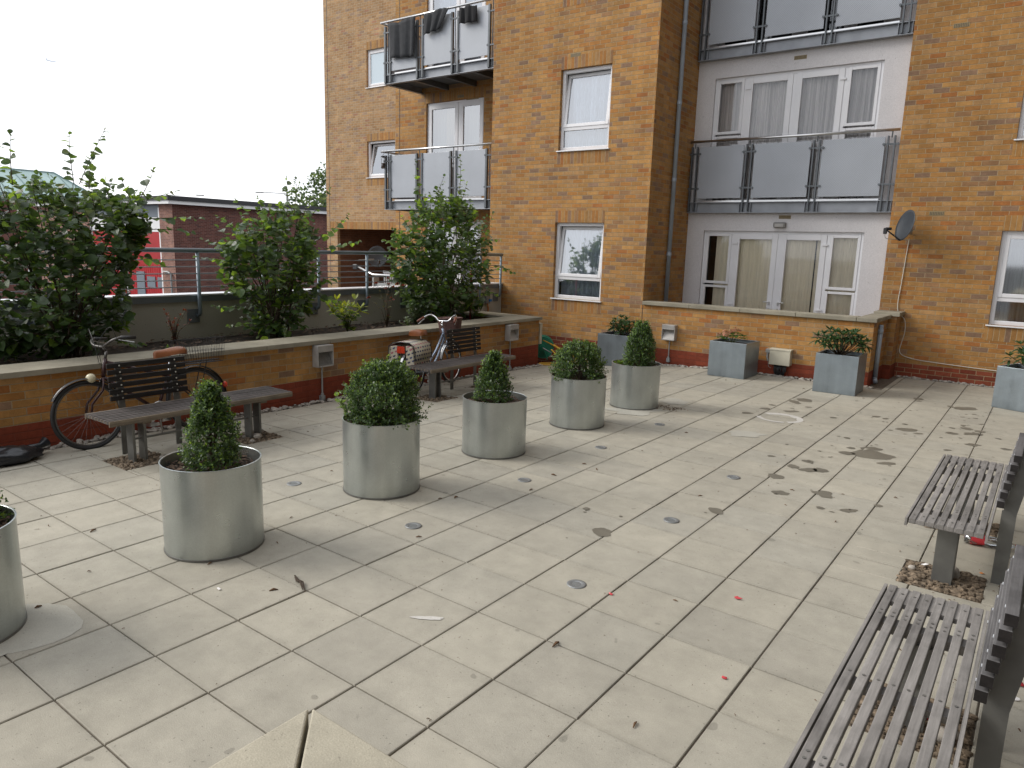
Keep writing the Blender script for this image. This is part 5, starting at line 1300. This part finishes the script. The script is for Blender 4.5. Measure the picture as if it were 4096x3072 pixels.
for (y,z) in prof:
    vs += [(-.775,y,z),(-.365,y,z)]
mb.add(vs, [(2*i,2*i+1,2*i+3,2*i+2) for i in range(8)]); o = mb.build('flap', PM_, None, smooth=True); o.parent = pn; s = o.modifiers.new('t','SOLIDIFY'); s.thickness = .006
mb = MB(); 
for x in (-.778,-.362): mb.tube([(x,y,z) for (y,z) in prof], .006, 6)
o = mb.build('piping', M['dark'], None); o.parent = pn
mb = MB(); mb.box((-.795,-.06,.60),(-.782,.06,.69)); mb.box((-.800,.0,.62),(-.796,.05,.67)); o = mb.build('reflector', M['amber'], None, bevel=.006); o.parent = pn

# ------------------------------------------------------------------ litter
t = tag(MB().build('rubbish_bag', M['bag'], None, loc=(-3.36,1.60,0)), 'crumpled black plastic bag lying by the raised bed at the left edge', 'bag'); bpy.data.objects.remove(t)
mb = MB(); n, m = 22, 12; vs = []
for j in range(m+1):
    ph = math.pi*j/m
    for i in range(n):
        a = 2*math.pi*i/n; d = V3((math.sin(ph)*math.cos(a), math.sin(ph)*math.sin(a), math.cos(ph))); q = 1+.35*noise.noise(d*2.2+V3((5,1,2)))+.22*abs(noise.noise(d*6))
        vs.append((-3.38+d.x*.14*q, 1.58+d.y*.24*q, max(fl(-3.4,1.6)+.003, .05+d.z*.075*q)))
mb.add(vs, [(j*n+i,(j+1)*n+i,(j+1)*n+(i+1)%n,j*n+(i+1)%n) for j in range(m) for i in range(n)])
mb.tube([(-3.44,1.76,.06),(-3.47,1.86,.075),(-3.49,1.92,.10)], [.05,.025,.05], 10)
o = mb.build('rubbish_bag', M['bag'], None, smooth=True, loc=(-3.38,1.58,0)); tag(o, 'crumpled black plastic bag lying by the raised bed at the left edge', 'bag')
t = thing('plastic_bottle', 'crushed clear plastic bottle with red label under the grey bench', 'bottle', (3.50,5.15,.0)); t.rotation_euler = (0,0,R(8))
def bl(mb, name, m, par, **k): o = mb.build(name, m, None, **k); o.parent = par; return o
def xl(prof, n=18, sq=1):
    mb = MB(); vs = []
    for (x,r_) in prof:
        for i in range(n): a = 2*math.pi*i/n; k = 1+.13*math.sin(3*a+x*40); vs.append((x, r_*math.cos(a)*k, .042+r_*math.sin(a)*.82*k))
    mb.add(vs, [(i*n+k,i*n+(k+1)%n,(i+1)*n+(k+1)%n,(i+1)*n+k) for i in range(len(prof)-1) for k in range(n)]); return mb
clear = glass('clear_plastic', .10, (.93,.95,.96))
bl(xl([(-.16,.001),(-.158,.038),(-.10,.043),(-.05,.036),(.0,.043),(.06,.036),(.10,.026),(.135,.012),(.15,.012)]), 'bottle_body', clear, t, smooth=True)
bl(xl([(-.12,.0445),(-.04,.0442)]), 'bottle_label', M['redscrap'], t, smooth=True); bl(xl([(.14,.0145),(.16,.0145),(.161,.001)]), 'cap', M['redscrap'], t)
def scrap(name, label, x, y, s, m, cat, seed, flat=.5, group='scraps of litter on the paving'):
    rr = random.Random(seed); z = fl(x,y)+.003; mb = MB(); s *= .52; n = 7; vs = [(x,y,z+s*flat*.9)]
    for i in range(n): a = 6.28*i/n; q = s*rr.uniform(.6,1.2); vs.append((x+q*math.cos(a), y+.6*q*math.sin(a), z+rr.random()*s*flat*.9))
    mb.add(vs, [(0,1+i,1+(i+1)%n) for i in range(n)]); o = mb.build(name, m, None, loc=(x,y,z)); s_ = o.modifiers.new('t','SOLIDIFY'); s_.thickness = .0015
    return tag(o, label, cat, group)
scrap('wrapper', 'torn red wrapper scrap right of the largest floor light ring', 1.81, 2.82, .035, M['redscrap'], 'litter', 1)
scrap('wrapper', 'pointed red and white wrapper scrap in the open paving', 2.40, 3.25, .045, M['redscrap'], 'litter', 2)
scrap('wrapper', 'flat red scrap on the slabs left of the near grey bench', 2.63, 2.43, .035, M['redscrap'], 'litter', 3)
scrap('wrapper', 'crumpled red and white packet behind the near grey bench', 3.74, 3.27, .055, M['redscrap'], 'litter', 4, 1)
scrap('paper_scrap', 'small white paper scrap behind the near grey bench', 3.73, 3.12, .035, M['whitescrap'], 'litter', 5)
scrap('paper_scrap', 'white paper scrap on the slab below the nearest round planter', .07, 1.43, .035, M['whitescrap'], 'litter', 6)
scrap('peel', 'orange scrap on the gravel under the bottle bench', 3.49, 4.60, .04, M['orangescrap'], 'litter', 7)
scrap('paper_scrap', 'crumpled pale paper on the gravel beside the bench leg', 3.19, 4.48, .05, M['whitescrap'], 'litter', 8, 1)
scrap('fallen_leaf', 'single green leaf on the paving at the bottom right corner', 3.68, 2.55, .05, BOXM[2], 'leaf', 9, .2)
scrap('wrapper', 'red scrap on the ground seen between the near bench slats', 3.42, 2.70, .035, M['redscrap'], 'litter', 10)
DE = [(-1.31,1.36),(-1.62,1.21),(-.7,1.07),(-2.58,1.91),(-.27,1.58),(-.53,2.36),(-1.18,3.26),(.0,3.35),(.07,3.45),(-.23,2.03),(.4,2.7),(.36,4.92),(.33,4.45),(.41,4.0),(.53,4.85),(.59,6.69),(2.13,2.99),(.56,5.69),(1.53,4.8),(1.86,2.17),(2.46,1.86),(2.43,5.65),(2.79,5.86),(2.54,4.94),(2.14,5.05),(2.07,5.47),(-.31,10.27),(-.08,10.04),(.82,10.43),(1.66,10.31),(-.46,.71),(-.38,.62),(.31,1.62)]
mb = MB(); rr = random.Random(77)
def chip(x, y, s):
    z = fl(x,y)+.004; a = rr.random()*6.28; d = V3((math.cos(a),math.sin(a),0)); mb.tube([V3((x,y,z))-d*s, V3((x,y,z+s*.25)), V3((x,y,z))+d*s*.9+V3((rr.uniform(-1,1),rr.uniform(-1,1),0))*s*.4], [s*.12,s*.28,s*.1], 5)
for (x,y) in DE: chip(x,y,.012+.016*rr.random())
for k in range(260):
    x = rr.uniform(-3.2,3.4); y = rr.uniform(.6,11); chip(x,y,.003+.005*rr.random())
for k in range(70): chip(-.06+rr.gauss(0,.09), 7.72+rr.gauss(0,.07), .006+.012*rr.random())
for k in range(90): chip(rr.uniform(-3.5,-2.2), rr.uniform(1.6,9.5), .005+.008*rr.random())
for k in range(80): chip(rr.uniform(3.0,3.9), rr.uniform(2.4,5.6), .005+.008*rr.random())
struct(mb.build('debris', M['leafdead']), 'stuff')
mb = MB(); x,y = .355,1.77
for k in range(4): mb.tube([(x-.10+.02*k,y+.035-.012*k,.006),(x+rr.uniform(-.02,.02),y+rr.uniform(-.01,.01),.009+.002*k),(x+.07+.012*k,y-.03+rr.uniform(-.02,.02),.005)], [.005,.005,.0015], 5)
o = mb.build('twig', M['twig'], None, loc=(x,y,0)); tag(o, 'dry dark twig lying on a slab joint right of the nearest planter', 'twig')
mb = MB(); rr = random.Random(9)
for (bx,by,rz,off,sd) in BENCHES:
    for k in range(7):
        x = bx+rr.uniform(-.2,.2); y = by+rr.choice((-1,1))*.58+rr.uniform(-.19,.19); r0 = .018+.028*rr.random(); mb.blob((x,y,fl(x,y)+r0*.4), r0*1.2, r0, r0*.8, k, .15, 9, 6)
struct(mb.build('cobbles', M['pebble'], smooth=True), 'stuff')

# ------------------------------------------------------------------ beyond the parapet
Fx, Fy, GZ = -31.0, 18.2, -3.6
F = thing('station_building', 'long dark red brick building with red doors beyond the parapet', 'building', (Fx-8, Fy+8, GZ))
ht = 3.62
mb = MB(); mb.quad((Fx,Fy,GZ),(Fx,Fy+34,GZ),(Fx,Fy+34,ht),(Fx,Fy,ht)); mb.build('wall', M['redbrick'], F)
mb = MB(); mb.quad((Fx-1.25,Fy,GZ),(Fx,Fy,GZ),(Fx,Fy,ht),(Fx-1.25,Fy,ht)); mb.build('pier', M['palebrick'], F)
mb = MB(); mb.quad((Fx-16,Fy,GZ),(Fx-8.8,Fy,GZ),(Fx-8.8,Fy,ht),(Fx-16,Fy,ht)); mb.quad((Fx-16,Fy+34,GZ),(Fx-16,Fy,GZ),(Fx-16,Fy,ht),(Fx-16,Fy+34,ht)); mb.build('wall', M['palebrick'], F)
mb = MB(); mb.box((Fx-16.2,Fy-.35,ht+.001),(Fx+.3,Fy+34,ht+.22)); rf = mb.build('roof', M['dark'], F)
mb = MB(); mb.box((Fx-16.2,Fy-.30,ht-.16),(Fx+.25,Fy-.02,ht)); mb.box((Fx+.02,Fy-.02,ht-.16),(Fx+.25,Fy+34,ht)); mb.build('fascia', M['white'], F)
for k in range(2):
    x1 = Fx-1.4-3.75*k; x0 = x1-3.55
    mb = MB(); mb.box((x0,Fy+.10,GZ),(x1,Fy+.2,2.12)); d = mb.build('door', M['red'], F)
    mb = MB()
    for i in range(16): mb.box((x0+.1+i*.22,Fy+.085,GZ),(x0+.13+i*.22,Fy+.0995,.45))
    mb.build('rib', M['redscrap'], d)
    mb = MB(); mb.box((x1-1.55,Fy+.06,-.66),(x1-.75,Fy+.084,-.12)); mb.box((x1-.5,Fy+.06,-.66),(x1-.05,Fy+.084,-.12)); mb.build('window', M['greydoor'], d)
    mb = MB(); mb.box((x0-.19,Fy+.02,GZ),(x0-.01,Fy+.3,3.3)); mb.box((x1+.01,Fy+.02,GZ),(x1+.14,Fy+.3,3.3)); mb.build('door_frame', M['white'], F)
    mb = MB(); mb.box((x0,Fy+.10,2.13),(x1,Fy+.2,2.84)); mb.build('sign_panel', M['white'], F)
    mb = MB(); mb.box((x0,Fy+.10,2.85),(x1,Fy+.2,3.44)); mb.build('clerestory', M['greydoor'], F)
mb = MB(); mb.box((Fx-4.0,Fy+.05,GZ),(Fx-3.2,Fy+.084,.1)); mb.build('side_door', M['greydoor'], F)
mb = MB(); mb.tube([(Fx-.30,Fy-.08,GZ),(Fx-.30,Fy-.08,.1),(Fx-.55,Fy-.08,.2),(Fx-1.0,Fy-.08,.2)], .05, 8); mb.build('downpipe', M['lead'], F)
mb = MB(); mb.box((Fx-2,Fy+33,ht+.22),(Fx-.6,Fy+34,ht+1.2)); mb.build('chimney', M['redbrick'], rf)
# green copper roof further left
t = thing('copper_roofed_hall', 'brick hall with pale green standing seam roof at far left', 'building', (-66,26,GZ))
def hall():
    x0,x1,y0,y1,ze,zr = -70,-62,4,28.8,4.85,6.9      # long side faces the courtyard, hipped at the right end
    a,b = V3((-66,9,zr)), V3((-66,27.0,zr)); A,B_,C_,D_ = V3((x1,y0,ze)),V3((x1,y1,ze)),V3((x0,y1,ze)),V3((x0,y0,ze))
    mb = MB(); mb.add([A,B_,b,a],[(0,1,2,3)]); mb.add([B_,C_,b],[(0,1,2)]); mb.add([C_,D_,a,b],[(0,1,2,3)]); mb.add([D_,A,a],[(0,1,2)]); rf = mb.build('roof', M['copper'], t)
    for i in range(1,15):
        y = y0+(y1-y0)*i/15; q = min(1, (y-a.y+5)/5 if y < a.y else ((y1-y)/(y1-b.y) if y > b.y else 1))
        mb = MB(); mb.bar((x1,y,ze+.03),(x1+(a.x-x1)*q,y,ze+(zr-ze)*q+.03),.05,.06); mb.build('seam', M['copperdark'], rf)
    mb = MB(); mb.bar(b+V3((0,0,.04)),B_+V3((0,0,.04)),.12,.1); mb.build('seam', M['copperdark'], rf)
    mb = MB(); mb.bar(a+V3((0,0,.04)),b+V3((0,0,.04)),.12,.1); mb.build('ridge', M['copperdark'], rf)
    mb = MB(); mb.box((x1+.01,y0-.3,ze-.35),(x1+.3,y1+.3,ze+.02)); mb.build('gutter', M['copperdark'], rf)
    mb = MB(); mb.box((x0,y0,GZ),(x1,y1,ze-.36)); mb.build('wall', M['redbrick'], t)
hall()
# lamp posts
def lamp_post(label, x, y, top, arm):
    t = thing('street_lamp', label, 'street lamp', (x,y,GZ), 0, 'street lamps beyond the parapet')
    mb = MB(); mb.tube([(x,y,GZ),(x,y,top)], [.09,.05], 8); mb.build('column', M['lead'], t)
    mb = MB(); mb.tube([(x,y,top-.05),(x+arm[0],y+arm[1],top+.02)], .035, 6); mb.build('arm', M['lead'], t)
    mb = MB(); e = V3((x+arm[0],y+arm[1],top)); d = V3((arm[0],arm[1],0)).normalized(); mb.bar(e-d*.1, e+d*.55, .2, .1); mb.build('lantern', M['lead'], t, bevel=.03)
lamp_post('thin grey street lamp sticking up behind the huge left shrub', -58.0, 32.5, 5.4, (2.4,1.4))
lamp_post('thin grey street lamp above the roof of the red brick building', -49.0, 38.0, 5.75, (-1.7,-1.2))
lamp_post('small street lamp just above the front edge of the red brick roof', -57.0, 33.2, 4.1, (-1.5,-.9))
# distant tree
def tree(label, x, y, zc, rx, rz, seed):
    rr = random.Random(seed); t = thing('tree', label, 'tree', (x,y,GZ)); mb = MB(); st = MB()
    st.tube([(x,y,GZ),(x+.1,y,zc-rz*.6),(x,y,zc)], [.28,.2,.08], 8)
    for i in range(9):
        a = i*.7; st.tube([(x,y,zc-rz*.5),(x+math.cos(a)*rx*.6,y+math.sin(a)*rx*.6,zc+rz*.3*math.sin(i))], [.08,.03], 5)
    lumps = [(rr.gauss(0,.45)*rx, rr.gauss(0,.45)*rx, rr.gauss(0,.40)*rz, rr.uniform(.25,.5)) for _ in range(16)]
    for k in range(2600):
        l_ = rr.choice(lumps); d = rv(rr)*(rr.random()**.35)*l_[3]*rx; p = V3((x+l_[0],y+l_[1],zc+l_[2]))+d; mb.m = 0 if rr.random() < .5 else 1
        leaf(mb, p, rv(rr), (V3((0,0,1))+rv(rr)*.6).normalized(), rr.uniform(.18,.34), .2, .2, .2)
    st.build('trunk', M['stem'], t); mb.build('crown', [leaf_mat('tree_dark', (.06,.10,.045), .6, .25), leaf_mat('tree_light', (.11,.165,.07), .6, .3)], t)
tree('distant rounded green tree above the red brick roof beside the tall building', -44.5, 38.5, 4.7, 2.7, 2.5, 5)
# clutter on the far terrace below the balcony
FT = YB-1.6
mb = MB(); mb.box((-14.5,11.0,-.75),(-6.0,YB-.003,-.62)); mb.box((-12.8,YB,-.75),(XB0-.01,YC-.003,-.62)); struct(mb.build('far_terrace', M['coping']))
t = thing('garden_chair', 'pale plastic garden chair on the terrace behind the railing', 'chair', (-11.3,13.4,-.62))
mb = MB(); WP = simple('grey_plastic', (.36,.36,.37), .5); c = (-11.3,13.4,-.62); mb.box((c[0]-.24,c[1]-.24,c[2]+.42),(c[0]+.24,c[1]+.24,c[2]+.45)); mb.build('seat', WP, t, bevel=.02)
mb = MB()
for i in range(6): mb.box((c[0]-.22+i*.08,c[1]+.22,c[2]+.45),(c[0]-.17+i*.08,c[1]+.25,c[2]+1.75))
mb.box((c[0]-.25,c[1]+.215,c[2]+1.72),(c[0]+.25,c[1]+.255,c[2]+1.80)); mb.box((c[0]-.28,c[1]-.2,c[2]+.66),(c[0]-.24,c[1]+.24,c[2]+.70)); mb.box((c[0]+.24,c[1]-.2,c[2]+.66),(c[0]+.28,c[1]+.24,c[2]+.70)); mb.build('backrest', WP, t, bevel=.01)
for sx in (-1,1):
    for sy in (-1,1): mb = MB(); mb.box((c[0]+sx*.22-.02,c[1]+sy*.22-.02,c[2]),(c[0]+sx*.22+.02,c[1]+sy*.22+.02,c[2]+.42)); mb.build('leg', WP, t)
dish_thing('satellite dish seen edge on behind the railing near the porch', (-11.75,13.6,1.55), (.80,-.60,.15), .30)
t = thing('exercise_bench', 'folding metal frame with a silver bar on the terrace behind the railing', 'frame', (-11.2,13.2,-.62))
mb = MB(); mb.tube([(-12.15,13.2,1.27),(-11.5,13.2,1.07),(-10.0,13.2,1.08)], .035, 8); mb.build('silver_bar', M['steel'], t, smooth=True)
mb = MB(); mb.box((-12.28,13.15,1.18),(-12.10,13.26,1.33)); mb.build('black_grip', M['dark'], t, bevel=.02)
mb = MB(); mb.box((-11.42,13.1,-.62),(-11.36,13.3,1.0)); mb.box((-10.6,13.1,-.62),(-10.54,13.3,1.0)); mb.box((-11.36,13.15,.55),(-10.6,13.25,.86)); mb.build('stand', M['lead'], t)
# airliner far off in the sky
t = thing('airplane', 'tiny pale airliner in the white sky above the left shrub', 'airplane', (-3060,1243,618))
A = V3((-3060,1243,618)); d = V3((.55,.80,-.08)).normalized(); s_ = d.cross(V3((0,0,1))).normalized()
pl_m = simple('aircraft_grey', (.42,.45,.5), .5)
mb = MB(); mb.tube([A-d*19, A-d*13, A+d*13, A+d*19], [.6,2.0,2.0,.4], 10); mb.build('fuselage', pl_m, t, smooth=True)
for q in (-1,1): mb = MB(); mb.add([A+d*3, A-d*3, A-d*9+s_*(q*18), A-d*6.5+s_*(q*18), A+d*3+V3((0,0,.5)), A-d*3+V3((0,0,.5)), A-d*9+s_*(q*18)+V3((0,0,.3)), A-d*6.5+s_*(q*18)+V3((0,0,.3))], [(0,1,2,3),(4,5,6,7),(0,1,5,4),(1,2,6,5),(2,3,7,6),(3,0,4,7)]); mb.build('wing', pl_m, t)
mb = MB(); mb.bar(A-d*15+V3((0,0,1)), A-d*18+V3((0,0,7)), .5, 4, d); mb.bar(A-d*17-s_*6, A-d*17+s_*6, 2.5, .4); mb.build('tail', pl_m, t)

# ------------------------------------------------------------------ light, sky, camera
w = bpy.data.worlds.new('World'); S.world = w; w.use_nodes = True
n = w.node_tree.nodes; l = w.node_tree.links; bg = n['Background']
SUN_EL, SUN_AZ = R(34), R(242)          # azimuth measured clockwise from +Y
sky = n.new('ShaderNodeTexSky'); sky.sky_type = 'NISHITA'; sky.sun_disc = False; sky.sun_elevation = SUN_EL; sky.sun_rotation = SUN_AZ; sky.dust_density = 3
tc = n.new('ShaderNodeTexCoord'); mp = n.new('ShaderNodeMapping'); mp.inputs['Scale'].default_value = (1.2,1.2,3.2)
l.new(tc.outputs['Generated'], mp.inputs['Vector'])
nz = n.new('ShaderNodeTexNoise'); nz.inputs['Scale'].default_value = 2.0; nz.inputs['Detail'].default_value = 7; nz.inputs['Roughness'].default_value = .58; l.new(mp.outputs[0], nz.inputs['Vector'])
rp = n.new('ShaderNodeMapRange'); rp.inputs[1].default_value = .34; rp.inputs[2].default_value = .54; rp.inputs[3].default_value = .70; rp.inputs[4].default_value = 1.0; l.new(nz.outputs['Fac'], rp.inputs[0])
nz2 = n.new('ShaderNodeTexNoise'); nz2.inputs['Scale'].default_value = 1.3; nz2.inputs['Detail'].default_value = 6; l.new(mp.outputs[0], nz2.inputs['Vector'])
cc_ = n.new('ShaderNodeValToRGB'); cc_.color_ramp.elements[0].position = .3; cc_.color_ramp.elements[0].color = (.84,.87,.93,1); cc_.color_ramp.elements[1].position = .62; cc_.color_ramp.elements[1].color = (1,1,1,1); l.new(nz2.outputs['Fac'], cc_.inputs[0])
sc = n.new('ShaderNodeMix'); sc.data_type = 'RGBA'; sc.blend_type = 'MULTIPLY'; sc.inputs['Factor'].default_value = 1; sc.inputs['B'].default_value = (9.0,9.1,9.3,1); l.new(cc_.outputs[0], sc.inputs['A'])
mx = n.new('ShaderNodeMix'); mx.data_type = 'RGBA'; l.new(rp.outputs[0], mx.inputs['Factor']); l.new(sky.outputs[0], mx.inputs['A']); l.new(sc.outputs['Result'], mx.inputs['B']); l.new(mx.outputs['Result'], bg.inputs[0])
bg.inputs[1].default_value = .13
sun = bpy.data.lights.new('sun', 'SUN'); sun.energy = 1.9; sun.angle = R(26); sun.color = (1,.95,.88)
so = bpy.data.objects.new('sun', sun); COL.objects.link(so)
sd = V3((math.sin(SUN_AZ)*math.cos(SUN_EL), math.cos(SUN_AZ)*math.cos(SUN_EL), math.sin(SUN_EL)))
so.rotation_euler = sd.to_track_quat('Z','Y').to_euler(); so.location = (0,0,30)
cam = bpy.data.cameras.new('camera'); co = bpy.data.objects.new('camera', cam); COL.objects.link(co); S.camera = co
cam.sensor_width = 36; cam.lens = 2896.305/4096*36; cam.clip_start = .05; cam.clip_end = 6000
yaw, pitch, roll = 2.20777335, -.188028068, .0302675514
cy_, sy_, cp_, sp_ = math.cos(yaw), math.sin(yaw), math.cos(pitch), math.sin(pitch)
fw = V3((cy_*cp_, sy_*cp_, sp_)); rt = V3((sy_,-cy_,0)); up = rt.cross(fw)
r2 = rt*math.cos(roll)+up*math.sin(roll); u2 = -rt*math.sin(roll)+up*math.cos(roll)
mw = Matrix((r2, u2, -fw)).transposed().to_4x4(); mw.translation = V3((4.83646211*.75, -.873090831*.75, 2.60595148*.75)); co.matrix_world = mw
S.view_settings.view_transform = 'Standard'; S.view_settings.look = 'None'; S.view_settings.exposure = .38; S.view_settings.gamma = 1
S.cycles.max_bounces = 8; S.cycles.transparent_max_bounces = 16
